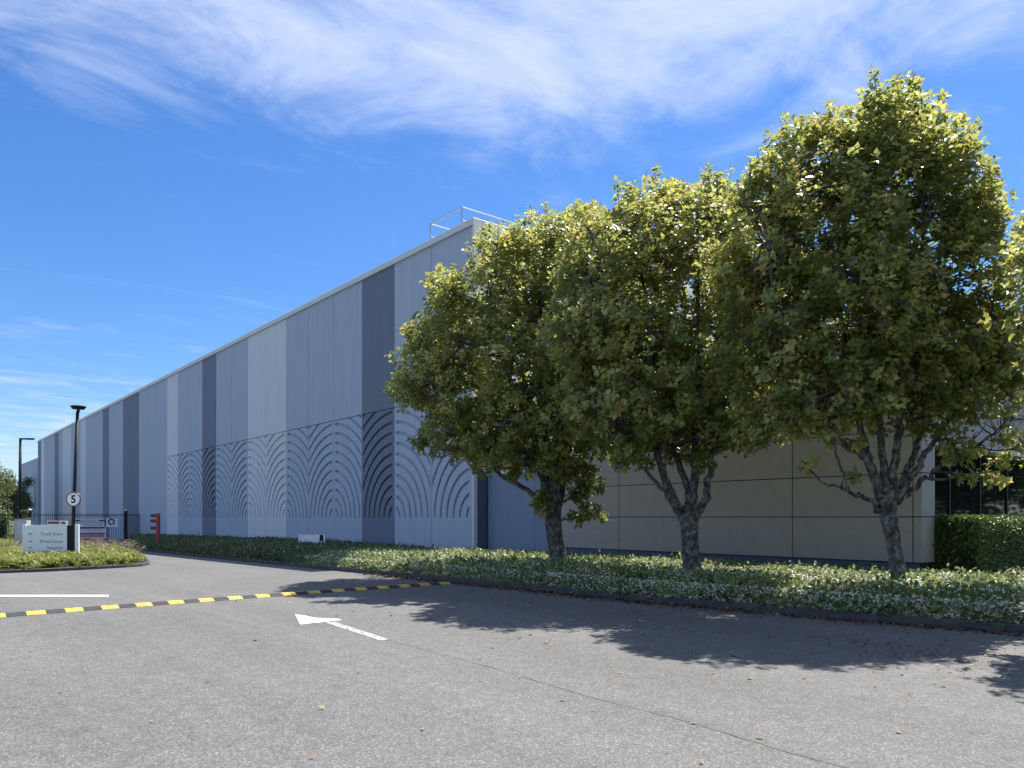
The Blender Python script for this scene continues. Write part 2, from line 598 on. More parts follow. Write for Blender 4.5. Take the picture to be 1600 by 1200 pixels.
RP = 0.478; GW = 0.14; GD = 0.10
for i, ch in enumerate(seq):
    x1 = -i * PW - 0.016; x0 = -(i + 1) * PW + 0.016
    bb = MB()
    if i < 14:
        bb.bbox(x0, x1, 0, 0.16, -1.6, ZB, 0.008)
        bb.bbox(x0, x1, 0, 0.16, ZT + 0.035, WH, 0.008)
        bb.box(x0, x1, GD, 0.155, ZB, ZT + 0.035)
        cx = -i * PW if i % 2 == 0 else -(i + 1) * PW       # fan centre on every second joint
        sg = -1 if i % 2 == 0 else 1
        if i % 2 == 0: rx0, rx1 = x0 + 0.05, x1 - 0.17
        else: rx0, rx1 = x0 + 0.17, x1 - 0.05
        if i == 0: rx1 -= 0.12
        # plain margins
        bb.box(x0, rx0, 0, GD + .01, ZB, ZT)
        bb.box(rx1, x1, 0, GD + .01, ZB, ZT)
        NS = 36
        K = 18
        for k in range(K + 1):
            ri = 0.0 if k == 0 else k * RP + GW / 2
            ro = (k + 1) * RP - GW / 2
            for a in range(NS):
                t0 = math.pi / 2 * a / NS; t1 = math.pi / 2 * (a + 1) / NS
                P = lambda r, t: (cx + sg * r * math.cos(t) * 0.97, ZB + r * math.sin(t))
                q = [P(ri, t0), P(ro, t0), P(ro, t1), P(ri, t1)]
                c = clip_convex(q, rx0, rx1, ZB, ZT)
                if c:
                    if sg > 0: c = c[::-1]
                    bb.add([(x, 0.0, z) for x, z in c], [tuple(range(len(c)))[::-1] if sg < 0 else tuple(range(len(c)))])
                for r in ((ri, ro) if k else (ro,)):
                    sgm = clip_seg(P(r, t0), P(r, t1), rx0, rx1, ZB, ZT)
                    if sgm:
                        (ax, az), (bx, bz) = sgm
                        bb.add([(ax, 0, az), (bx, 0, bz), (bx, GD, bz), (ax, GD, az)], [(0, 1, 2, 3)])
    else:
        bb.bbox(x0, x1, 0, 0.16, -2.2, WH, 0.008)
    o = bb.build('wall_panel', pm[ch], wh)
    o['label'] = pl[ch] + (' with arched relief grooves' if i < 14 else '')
LEN = len(seq) * PW
bb = MB()
bb.box(-LEN + 0.02, -0.2, 0.17, 45, -2.2, WH - 0.3)
bb.build('roof', 'roof_grey', wh)
bb = MB()
bb.bbox(-0.1, 0.0, 0.165, 45, -0.5, 5.6, 0.006, 0)
bb.bbox(-0.1, 0.0, 0.165, 45, 5.62, WH, 0.006, 1)
bb.build('end_wall', ['paint_deep_blue', 'pale_cladding'], wh)
bb = MB(); bb.bbox(-0.10, 0.03, -0.02, 0.16, -0.5, WH - 0.002, 0.008)
bb.build('corner_trim', 'paint_light', wh)
bb = MB()
bb.bbox(-LEN - 0.03, 0.09, -0.09, 0.34, WH, WH + 0.26, 0.012)
bb.bbox(-0.34, 0.09, 0.35, 45, WH, WH + 0.26, 0.012)
bb.build('coping', 'coping_white', wh)
# lower extension at the far end
bb = MB()
for j in range(7):
    bb.bbox(-LEN - (j + 1) * PW + .012, -LEN - j * PW - .012, 0.0, 0.16, -2.5, 10.75, 0.008)
bb.box(-LEN - 7 * PW + .02, -LEN - 0.02, 0.17, 40, -2.5, 10.7)
o = bb.build('lower_wing', 'paint_mid', wh)
# roof guard rail near the corner
bb = MB()
ry = 0.8; rz0 = WH - 0.2; rz1 = 14.56
xa = -26.2 - WX; xb = -28.6 - WX
for x in (xa, xb):
    bb.tube([(x, ry, rz0), (x, ry, rz1)], 0.028, 8)
    for k in range(1, 4):
        bb.tube([(x, ry + 2.2 * k, rz0), (x, ry + 2.2 * k, rz1)], 0.028, 8)
    bb.tube([(x, ry, rz1), (x, ry + 6.6, rz1)], 0.03, 8)
    bb.tube([(x, ry, rz1 - .55), (x, ry + 6.6, rz1 - .55)], 0.025, 8)
bb.tube([(xa, ry, rz1), (xb, ry, rz1)], 0.03, 8)
bb.tube([(xa, ry + 2.2, rz1), (xb, ry + 2.2, rz1)], 0.03, 8)
bb.build('guard_rail', 'galvanised', wh)

# ------------------------------------------------------------------ office wing
OY = 18.45; OX0, OX1 = -24.2, -7.76; OH = 5.7
of = thing('office_wing', (OX1, OY, 0), 0, 'low office wing in beige panels above a dark blue plinth, behind the trees', 'office building')
lx = lambda X: X - OX1
bb = MB()
bb.box(lx(OX0), -0.03, 0.03, 0.68, -0.3, OH - 0.02)
bb.box(lx(OX0), lx(-8.4), 0.69, 26, -0.3, OH - 0.04)
bb.build('backing_wall', 'joint_black', of)
bb = MB()
zs = [0.545, 1.612, 2.63, 3.645, 4.66, OH]
xs = [-20.2, -17.19, -14.1, -11.02, -7.96]
for i in range(len(xs) - 1):
    for j in range(len(zs) - 1):
        bb.bbox(lx(xs[i]) + .012, lx(xs[i + 1]) - .012, 0, 0.028, zs[j] + .011, zs[j + 1] - .011, 0.004)
for j in range(len(zs) - 1):            # corner return
    bb.bbox(lx(-7.96) + .012, 0.0, 0, 0.70, zs[j] + .011, zs[j + 1] - .011, 0.005)
bb.build('wall_cladding', 'beige_cladding', of)
bb = MB()
bb.bbox(lx(-20.2) + .012, -0.06, 0.02, 0.6, -0.3, 0.53, 0.004)
bb.build('plinth', 'paint_deep_blue', of)
bb = MB()
# blue rendered wall with a window hole
wx0, wx1, wz0, wz1 = lx(-23.45), lx(-21.75), 3.32, 4.75
bb.bbox(lx(-24.2), wx0 - .0, 0, .028, -.3, OH, .003)
bb.bbox(wx0, wx1, 0, .028, -.3, wz0, .003)
bb.bbox(wx0, wx1, 0, .028, wz1, OH, .003)
bb.bbox(wx1, lx(-21.40) - .008, 0, .028, -.3, OH, .003)
bb.bbox(lx(-21.40) + .008, lx(-20.2) - .008, 0, .028, -.3, OH, .003)
bb.build('blue_wall', 'paint_office_blue', of)
bb = MB()
t = 0.10
bb.bbox(wx0 - .06, wx0 + t, -.035, .026, wz0 + t, wz1, .004); bb.bbox(wx1 - t, wx1 + .06, -.035, .026, wz0 + t, wz1, .004)
bb.bbox(wx0 - .06, wx1 + .06, -.035, .026, wz1, wz1 + t, .004); bb.bbox(wx0 - .09, wx1 + .09, -.06, .026, wz0 - .04, wz0 + t, .004)
win = bb.build('window', 'frame_pale', of)
bb = MB(); bb.box(wx0 + t, wx1 - t, .0, .02, wz0 + t, wz1); bb.build('pane', 'dark_glass', win)
# glazed side facing the car park
GX = lx(-8.25)
bb = MB()
for k in range(10):
    y0 = 0.72 + k * 2.0
    bb.box(GX - .03, GX, y0 + .03, y0 + 1.97, 1.66, 3.31)
gl = bb.build('glazing', 'dark_glass', of)
for k in range(11):
    y0 = 0.70 + k * 2.0
    bb = MB(); bb.bbox(GX - .05, GX + .04, y0 + .003, y0 + .06, 1.665, 3.31, .004)
    bb.build('mullion', 'mullion_dark', gl)
bb = MB()
bb.bbox(GX - .1, GX + .16, 0.72, 21, 1.595, 1.66, .006)
bb.build('window_sill', 'frame_pale', of)
bb = MB()
bb.bbox(GX - .1, GX + .10, 0.72, 21, -.3, 1.59, .005)
bb.build('lower_side_wall', 'beige_cladding', of)
bb = MB()
bb.bbox(GX - .1, GX + .45, 0.72, 21, 3.32, 3.44, .006)
bb.build('canopy_edge', 'frame_pale', of)
bb = MB()
for k in range(7):
    for z0, z1 in ((3.45, 4.6), (4.62, OH)):
        bb.bbox(GX - .1, GX + .10, 0.72 + 3 * k, 0.72 + 3 * k + 2.98, z0, z1, .005)
bb.build('upper_side_wall', 'beige_cladding', of)
bb = MB(); bb.bbox(lx(OX0), .06, -.05, .74, OH, OH + .12, .01); bb.bbox(lx(OX0), GX + .2, .745, 26, OH, OH + .12, .01)
bb.build('parapet_cap', 'coping_white', of)

# ------------------------------------------------------------------ trees
R = np.array([CA, SA, 0.0]); D = np.array([-SA, CA, 0.0]); UP = np.array([0, 0, 1.0])


def smooth_path(pts, n=6):
    out = []
    P = [pts[0]] + list(pts) + [pts[-1]]
    for i in range(1, len(P) - 2):
        p0, p1, p2, p3 = (np.array(P[i + k]) for k in (-1, 0, 1, 2))
        for k in range(n):
            t = k / n
            out.append(0.5 * ((2 * p1) + (-p0 + p2) * t + (2 * p0 - 5 * p1 + 4 * p2 - p3) * t * t + (-p0 + 3 * p1 - 3 * p2 + p3) * t ** 3))
    out.append(np.array(P[-2]))
    return out


def make_tree(label, X, Y, tpx, trunk, limbs, blobs, extra, nros, leafL, crown, seed, sprigs=26, lean=0.0, group='maple trees in the bed before the office'):
    """trunk / limbs / blobs are laid out on the tree's own vertical plane, in units of that plane, and given depth here"""
    r2 = np.random.default_rng(seed)
    depth = -SA * X + CA * Y
    s = depth / F
    base = np.array([X, Y, zg(X)])
    root = thing('maple_tree', tuple(base), 0, label, 'tree', group)
    def L(px, py, d=0.0):
        le = lean * max(0.0, (tpx - px) * s - .6)
        f = 1 + (min(d, 0) + le) / depth
        return R * ((px - 800) * s * f - (tpx - 800) * s) + D * (d + le) + UP * (EYE + (HY - py) * s * f - base[2])
    bm = MB()
    tp = smooth_path([L(px, py, 0) for px, py, _ in trunk], 5)
    trd = np.interp(np.linspace(0, 1, len(tp)), np.linspace(0, 1, len(trunk)), [r for _, _, r in trunk])
    bm.tube([tuple(p) for p in tp], [r * (1 + .07 * noise.noise((i * .7, seed, 0))) for i, r in enumerate(trd)], 14)
    limb_pts = []
    for pts, r0, r1, slope in limbs:
        n = len(pts)
        path = [L(px, py, slope * (i / (n - 1)) ** 1.2) for i, (px, py) in enumerate(pts)]
        sp = smooth_path(path, 6)
        sp = [p + (r2.normal(size=3) * 0.018 if 0 < i < len(sp) - 1 else 0) for i, p in enumerate(sp)]
        rad = [r0 + (r1 - r0) * (i / (len(sp) - 1)) ** 0.8 for i in range(len(sp))]
        bm.tube([tuple(p) for p in sp], rad, 10)
        for p, r in zip(sp, rad): limb_pts.append((p, r))
    LP = np.array([p for p, _ in limb_pts]); LR = np.array([r for _, r in limb_pts])
    # blobs of foliage spread through a round volume
    cx, cy, rx, ry, T0 = crown
    B = []
    for px, py, r in blobs:
        q = ((px - cx) / rx) ** 2 + ((py - cy) / ry) ** 2
        T = T0 * math.sqrt(max(0.03, 1 - q))
        rr = r * s
        nk = max(1, int(round(T / (rr * 0.75))))
        for k in range(-nk, nk + 1):
            if nk and abs(k) > 0 and T < rr * 0.6: continue
            dd = k / max(nk, 1) * max(0, T - rr * .5) + r2.normal() * .12
            sh = 1 - 0.12 * abs(k) / max(nk, 1)
            p = L(cx + (px - cx) * sh, cy + (py - cy) * sh, dd)
            B.append((*p, rr * r2.uniform(.85, 1.08)))
    E = []
    for px, py, r, d in extra:
        E.append((*L(px, py, d), r * s))
    B = np.array(B); E = np.array(E).reshape(-1, 4)
    cen = L(cx, cy + ry * .25, 0)
    # branches towards every blob
    for bx, by, bz, br in list(B) + list(E):
        tgt = np.array([bx, by, bz])
        dist = np.linalg.norm(LP - tgt, axis=1) + np.maximum(0, LP[:, 2] - tgt[2]) * 3
        j = int(np.argmin(dist)); p0 = LP[j]
        if np.linalg.norm(tgt - p0) < .15: continue
        mid = (p0 + tgt) / 2 + np.array([0, 0, -.08 * np.linalg.norm(tgt - p0)]) + r2.normal(size=3) * .06
        r0 = min(LR[j] * .7, .045)
        sp = smooth_path([p0, mid, tgt], 4)
        bm.tube([tuple(p) for p in sp], [r0 + (.010 - r0) * i / (len(sp) - 1) for i in range(len(sp))], 6)
        for _ in range(5 if br > .25 else 2):
            e = tgt + norm(r2.normal(size=3)) * br * r2.uniform(.6, 1.0)
            bm.tube([tuple(tgt * .6 + mid * .4), tuple((tgt + e) / 2 + r2.normal(size=3) * .05), tuple(e)], [.011, .008, .004], 5)
    # twig ends (rosettes of leaves)
    wts = B[:, 3] ** 2.4; wts /= wts.sum()
    pos = []
    need = nros
    while need > 0:
        M_ = need * 3
        idx = r2.choice(len(B), M_, p=wts)
        rad = r2.uniform(0, 1, M_) ** (1 / 2.6)
        P = B[idx, :3] + norm(r2.normal(size=(M_, 3))) * (B[idx, 3] * rad)[:, None]
        P = B[idx, :3] + (P - B[idx, :3]) * np.array([1 + .30 * noise.noise((p[0] * 1.6, p[1] * 1.6 + seed, p[2] * 1.6)) for p in P])[:, None]
        dm = np.zeros(M_)
        for q in B: dm = np.maximum(dm, 1 - np.linalg.norm(P - q[:3], axis=1) / q[3])
        keep = (dm < .42) | (r2.uniform(size=M_) < .38)
        nz = np.array([noise.noise((p[0] * 1.15 + seed, p[1] * 1.15, p[2] * 1.15)) + .5 * noise.noise((p[0] * 2.6, p[1] * 2.6 + seed, p[2] * 2.6)) for p in P])
        keep &= (nz > -0.15 + r2.normal(size=M_) * .08)
        P = P[keep][:need]
        pos.append(P); need -= len(P)
    for q in E:
        k = max(3, int(330 * q[3] ** 2))
        pos.append(q[:3] + norm(r2.normal(size=(k, 3))) * (q[3] * r2.uniform(.2, 1, k) ** .5)[:, None])
    pos = np.concatenate(pos)
    # shoots that stand up out of the crown top
    sp_pos = []
    top = pos[np.argsort(-(pos @ UP) + .0)[: max(60, len(pos) // 12)]]
    for k in range(sprigs):
        p = top[r2.integers(len(top))]
        h = r2.uniform(.15, .45)
        e = p + np.array([r2.normal() * .06, r2.normal() * .06, h])
        bm.tube([tuple(p - np.array([0, 0, .3])), tuple(p), tuple(e)], [.008, .007, .004], 5)
        for f in (0.45, .75, 1.0): sp_pos.append(p + (e - p) * f)
    bm.build('trunk', 'bark', root, smooth=True)
    out = norm(pos - cen)
    ax = norm(.55 * out + .62 * UP + .42 * rnd_dir(len(pos)))
    if sp_pos:
        pos = np.concatenate([pos, np.array(sp_pos)]); ax = np.concatenate([ax, norm(UP + .25 * rnd_dir(len(sp_pos)))])
    NL = 9
    Np = len(pos)
    e1 = norm(np.cross(ax, rnd_dir(Np))); e2 = np.cross(ax, e1)
    ph = (np.arange(NL)[None, :] * 2.399 + r2.uniform(0, 6.3, Np)[:, None])
    th = np.radians(np.linspace(28, 108, NL))[None, :] + r2.normal(size=(Np, NL)) * .18
    d = (np.cos(th)[..., None] * ax[:, None, :] + np.sin(th)[..., None] * (np.cos(ph)[..., None] * e1[:, None, :] + np.sin(ph)[..., None] * e2[:, None, :]))
    d[..., 2] -= .22
    d = norm(d)
    nrm = norm(ax[:, None, :] - (ax[:, None, :] * d).sum(-1, keepdims=True) * d + .25 * r2.normal(size=d.shape))
    st = pos[:, None, :] + d * .035 + ax[:, None, :] * (r2.uniform(-.10, .05, (Np, NL)))[..., None]
    Ls = leafL * r2.uniform(.7, 1.2, (Np, NL))
    big = np.array([noise.noise((p[0] * .55 + 7 * seed, p[1] * .55, p[2] * .55)) for p in pos])
    tw = np.clip(.22 + .30 * big + r2.normal(size=Np) * .16 + (r2.uniform(size=Np) < .20) * .36, 0, .78)  # twig's own tint; the brighter share also paints sunlit clusters into the leaf colour
    tint = np.repeat(tw[:, None], NL, 1) - np.linspace(-.08, .08, NL)[None, :]
    V, fcs, tn = cloud_arrays(st.reshape(-1, 3), d.reshape(-1, 3), nrm.reshape(-1, 3), Ls.ravel(), (Ls * r2.uniform(.75, 1.0, Ls.shape)).ravel(), tint.ravel(), LEAF_LOBED)
    cloud_obj('crown', [(V, fcs, tn, 0)], ['tree_leaf'], root)
    return root


T1 = dict(trunk=[(872, 900, .27), (872, 870, .225), (866, 835, .205), (864, 800, .22), (868, 770, .19)],
          limbs=[([(858, 805), (842, 782), (805, 755), (785, 745), (768, 722), (735, 680), (690, 620)], .085, .03, -.8),
                 ([(860, 798), (846, 740), (836, 690), (800, 600), (760, 480)], .12, .04, -.6),
                 ([(867, 785), (872, 700), (882, 600), (880, 450), (870, 360)], .17, .03, .3),
                 ([(872, 790), (884, 720), (905, 640), (940, 540), (945, 430)], .12, .03, .8),
                 ([(866, 790), (858, 720), (850, 620), (830, 500), (820, 400)], .12, .03, 1.4),
                 ([(880, 785), (897, 768), (916, 735), (930, 700)], .04, .015, -.5),
                 ([(876, 812), (905, 808), (945, 800)], .03, .008, -.5)],
          blobs=[(760, 712, 38), (700, 708, 28), (820, 720, 34), (880, 732, 28), (930, 700, 42), (930, 352, 42), (965, 395, 55), (955, 480, 70), (965, 570, 60), (790, 440, 88), (725, 490, 70), (655, 580, 50), (628, 610, 34), (700, 600, 75), (690, 680, 42), (860, 420, 92), (920, 410, 80), (800, 560, 95), (890, 550, 95), (870, 650, 80), (790, 660, 66), (740, 690, 42), (690, 445, 32), (775, 375, 38), (840, 362, 36), (895, 352, 34), (650, 520, 34), (940, 640, 70), (830, 700, 48), (890, 715, 40), (700, 530, 55)],
          extra=[(850, 790, 17, -.3), (838, 772, 10, -.3), (905, 772, 17, -.4), (935, 762, 11, -.4), (925, 798, 15, -.5), (943, 803, 8, -.5), (900, 808, 12, -.4), (800, 742, 10, -.5), (915, 740, 22, -.3), (655, 690, 14, -.8)],
          crown=(800, 540, 255, 240, 2.3))
T2 = dict(trunk=[(1081, 905, .24), (1081, 880, .195), (1078, 845, .18), (1077, 810, .20), (1078, 790, .16)],
          limbs=[([(1070, 812), (1047, 775), (1032, 720), (1010, 650), (960, 520), (940, 420)], .11, .03, -.5),
                 ([(1050, 780), (1012, 738), (975, 702), (940, 660)], .05, .02, -.9),
                 ([(1076, 806), (1078, 765), (1062, 712), (1050, 640), (1020, 480), (1010, 370)], .10, .03, .9),
                 ([(1080, 803), (1086, 742), (1090, 660), (1095, 500), (1090, 340)], .12, .03, .2),
                 ([(1085, 812), (1104, 776), (1111, 725), (1120, 660), (1160, 540), (1170, 430)], .10, .03, -.4),
                 ([(1060, 790), (1040, 745), (1038, 700), (1060, 600)], .07, .03, -1.2)],
          blobs=[(1100, 700, 36), (1040, 706, 38), (980, 702, 36), (1190, 665, 40), (915, 350, 36), (900, 420, 50), (880, 520, 55), (1135, 300, 40), (1170, 335, 44), (1250, 480, 60), (1010, 348, 62), (1090, 345, 66), (955, 385, 66), (1140, 360, 56), (1000, 470, 100), (1100, 480, 100), (930, 510, 80), (1190, 500, 80), (1000, 590, 88), (1100, 610, 88), (1190, 620, 76), (930, 630, 62), (1080, 690, 42), (1010, 685, 46), (1160, 670, 44), (960, 665, 40), (1045, 310, 34), (1110, 300, 30), (980, 330, 30), (1240, 560, 60)],
          extra=[(975, 700, 15, -.8), (1120, 690, 18, -.4)],
          crown=(1060, 500, 265, 235, 2.5))
T3 = dict(trunk=[(1404, 925, .15), (1403, 900, .125), (1397, 850, .122), (1388, 805, .14), (1386, 780, .155), (1390, 758, .115)],
          limbs=[([(1374, 798), (1362, 784), (1340, 774), (1316, 762), (1284, 754), (1252, 720)], .055, .012, -.6),
                 ([(1380, 785), (1364, 738), (1348, 712), (1310, 688), (1276, 640), (1220, 520), (1200, 380)], .095, .025, -.5),
                 ([(1356, 722), (1352, 660), (1345, 560), (1320, 420), (1290, 260)], .07, .02, .8),
                 ([(1386, 775), (1382, 730), (1378, 660), (1380, 560), (1390, 400), (1370, 220)], .085, .02, .2),
                 ([(1393, 772), (1399, 722), (1405, 660), (1420, 560), (1440, 380), (1440, 180)], .09, .02, -.3),
                 ([(1400, 782), (1424, 746), (1446, 708), (1474, 668), (1520, 590), (1550, 480)], .075, .02, -.5),
                 ([(1402, 785), (1434, 757), (1466, 732), (1500, 712), (1550, 680)], .06, .02, -.2),
                 ([(1402, 775), (1424, 730), (1442, 690), (1462, 620), (1490, 460), (1500, 300)], .07, .02, .6),
                 ([(1326, 767), (1316, 735), (1300, 690), (1285, 650)], .03, .012, -.6)],
          blobs=[(1428, 160, 50), (1486, 222, 44), (1370, 190, 55), (1300, 205, 46), (1242, 222, 44), (1195, 270, 48), (1280, 270, 75), (1385, 275, 92), (1490, 280, 68), (1160, 300, 30), (1200, 370, 75), (1310, 380, 98), (1430, 390, 98), (1530, 340, 50), (1525, 430, 66), (1225, 490, 92), (1345, 500, 98), (1460, 510, 92), (1550, 540, 62), (1210, 590, 74), (1320, 600, 74), (1440, 595, 74), (1530, 630, 58), (1280, 650, 50), (1370, 640, 48), (1470, 660, 42), (1560, 690, 36), (1545, 290, 28), (1432, 125, 26), (1520, 680, 34), (1572, 600, 46), (1592, 700, 30), (1556, 735, 20), (1180, 650, 46), (1235, 655, 42), (1300, 665, 36), (1598, 500, 44), (1592, 440, 38), (1595, 560, 46), (1585, 650, 38), (1150, 420, 60), (1160, 540, 60)],
          extra=[(1335, 745, 11, -.5), (1262, 725, 12, -.6), (1495, 700, 26, -.4), (1510, 740, 14, -.4), (1335, 690, 10, -.4)],
          crown=(1370, 410, 270, 315, 1.35))
make_tree('multi-stemmed maple whose crown spreads left across the panelled wall, leftmost of the big trees', -14.76, 13.5, 870, T1['trunk'], T1['limbs'], T1['blobs'], T1['extra'], 8300, .114, T1['crown'], 3, lean=.45)
make_tree('broad maple with lichen-spotted forked trunk in the middle of the big tree row', -10.46, 13.5, 1080, T2['trunk'], T2['limbs'], T2['blobs'], T2['extra'], 7600, .11, T2['crown'], 5)
make_tree('tallest maple, bare leaning trunk and wide open limbs before the beige corner', -6.07, 13.5, 1403, T3['trunk'], T3['limbs'], T3['blobs'], T3['extra'], 8000, .104, T3['crown'], 8)
# the fourth of the row stands just outside the right edge
tx4 = -1.45
d4 = -SA * tx4 + CA * 13.5
px4 = 800 + F * (CA * tx4 + SA * 13.5) / d4
k4 = 13.227 / d4
def t4(p): return (px4 + (p[0] - 1403) * k4, HY + (p[1] - HY) * k4) + tuple(p[2:])
B4 = [(1403 + (px_ - 1370) * 1.27, py_, r_) for px_, py_, r_ in T3['blobs'] if py_ > 150 and not (px_ < 1340 and py_ < 470) and py_ > 185]
B4 = [(a, b2, r_ * k4) for a, b2, r_ in [t4(p) for p in B4]]
make_tree('maple at the right edge of the photo, only its outermost foliage in view', tx4, 13.5, px4, [t4(p)[:2] + (p[2],) for p in T3['trunk']],
          [([t4(p) for p in l[0]], l[1], l[2], l[3] * -1) for l in T3['limbs']], B4, [], 4600, .105, (px4 + 0, HY + (410 - HY) * k4, 300 * k4, 310 * k4, 1.8), 13)


def simple_tree(label, X, Y, h, r, seed, n=900, cat='tree', group='trees beyond the gate'):
    r2 = np.random.default_rng(seed)
    root = thing('broadleaf_tree', (X, Y, zg(X)), 0, label, cat, group)
    bm = MB()
    bm.tube([(0, 0, -.2), (.1, 0, h * .25), (0, .1, h * .6), (.1, 0, h * .9)], [.22, .18, .1, .03], 8)
    bl = []
    for k in range(16):
        a = r2.uniform(0, 6.28); u = r2.uniform(.25, .92)
        q = r * math.sqrt(max(.1, 1 - ((u - .55) / .5) ** 2)) * r2.uniform(.3, .75)
        bl.append((q * math.cos(a), q * math.sin(a), h * u, r * r2.uniform(.28, .48)))
        bm.tube([(0, 0, h * u * .6), (q * math.cos(a) * .5, q * math.sin(a) * .5, h * u * .85), (q * math.cos(a), q * math.sin(a), h * u)], [.07, .045, .015], 5)
    bm.build('trunk', 'bark', root, smooth=True)
    bl = np.array(bl)
    idx = r2.integers(len(bl), size=n)
    P = bl[idx, :3] + norm(r2.normal(size=(n, 3))) * (bl[idx, 3] * r2.uniform(.5, 1.05, n))[:, None]
    NL = 7
    P = np.repeat(P, NL, 0) + r2.normal(size=(n * NL, 3)) * .16
    d = norm(r2.normal(size=(n * NL, 3)) + np.array([0, 0, .2])); nn = norm(r2.normal(size=d.shape) + np.array([0, 0, 1.0]))
    Ls = r2.uniform(.16, .3, n * NL)
    V, f, t = cloud_arrays(P, d, nn, Ls, Ls * .7, np.repeat(np.clip(r2.normal(.35, .2, n), 0, .7), NL), LEAF_KITE)
    cloud_obj('crown', [(V, f, t, 0)], ['far_leaf'], root)

for i, (px, dep, h, r, lab) in enumerate([
        (24, 118, 10.6, 2.6, 'slim green tree against the far end of the long wall, behind the tall lamp post'),
        (4, 100, 8.4, 3.2, 'bushy green tree beyond the gate at the left edge, second from the wall'),
        (-32, 92, 9.0, 3.4, 'rounded green tree mostly cut off by the left edge, nearest the road'),
        (-75, 84, 8.0, 3.2, 'small broadleaf tree out past the left edge behind the fence')]):
    X, Y = cam2w((px - 800) / F * dep, dep)
    simple_tree(lab, X, Y, h, r, 40 + i)

for i, (X, Y, h, r, lab) in enumerate([
        (-1.5, 42, 8.5, 4.2, 'leafy tree right of the office side garden, mirrored in its glazing'),
        (4, 50, 9.5, 4.6, 'tall leafy tree farther along the side garden, mirrored in the glazing'),
        (10.5, 60, 10.0, 5, 'leafy tree at the far end of the side garden')]):
    simple_tree(lab, X, Y, h, r, 60 + i, 2400, group='trees along the side garden')

# ------------------------------------------------------------------ planting bed with star jasmine
def bed_h(X, Y):
    """height of the planting over the yard level; arrays"""
    e = Y - kerb_y(X)
    edge = np.clip((e - .10) / .75, 0, 1)
    base = .17 + .30 * np.sqrt(edge)
    nz = np.array([noise.noise((x * .55, y * .55, 2.0)) * .10 + noise.noise((x * 1.7, y * 1.7, 5.0)) * .055 for x, y in zip(X, Y)])
    far = np.clip((-X - 24) / 12, 0, 1)
    return base - .02 + nz * (0.3 + .7 * edge) - .15 * np.clip((Y - 14.8) / 2.4, 0, 1) * (1 - far) + .08 * far * edge + np.array([-.0 + zg(x) for x in X])

def bed_ok(X, Y):
    e = Y - kerb_y(X)
    back = np.where(X < -24.3, 17.75, np.where(X < -7.7, 18.42, np.where(X < -6.75, 18.9, 40.0)))
    return (e > .12) & (Y < back)

# underlay
b_ = MB()
gx = list(np.arange(-75, -24, 1.0)) + list(np.arange(-24, -7.7, .4)) + [-7.74, -7.3, -6.9, -6.7] + list(np.arange(-6.4, 6.1, .4))
rows = []
NY = 26
for x in gx:
    y0 = float(kerb_y(x)) + .10
    y1 = 17.78 if x < -24.3 else (18.43 if x < -7.7 else (19.0 if x < -6.75 else 40.0))
    tt = np.linspace(0, 1, NY) ** 1.3
    yy = y0 + (y1 - y0) * tt
    hh = bed_h(np.full(NY, x), yy) - .10
    hh[0] = zg(x) + .03
    rows += [(x, y, z) for y, z in zip(yy, hh)]
b_.add(rows, [(i * NY + j, (i + 1) * NY + j, (i + 1) * NY + j + 1, i * NY + j + 1) for i in range(len(gx) - 1) for j in range(NY - 1)])
structure(b_.build('soil', 'soil', smooth=True))


def bed_points(n, x0, x1, y1, r=None):
    X = rng.uniform(x0, x1, n * 2); Y = rng.uniform(10.8, y1, n * 2)
    k = bed_ok(X, Y)
    X, Y = X[k][:n], Y[k][:n]
    e = Y - kerb_y(X)
    Z = bed_h(X, Y)
    return X, Y, Z, e


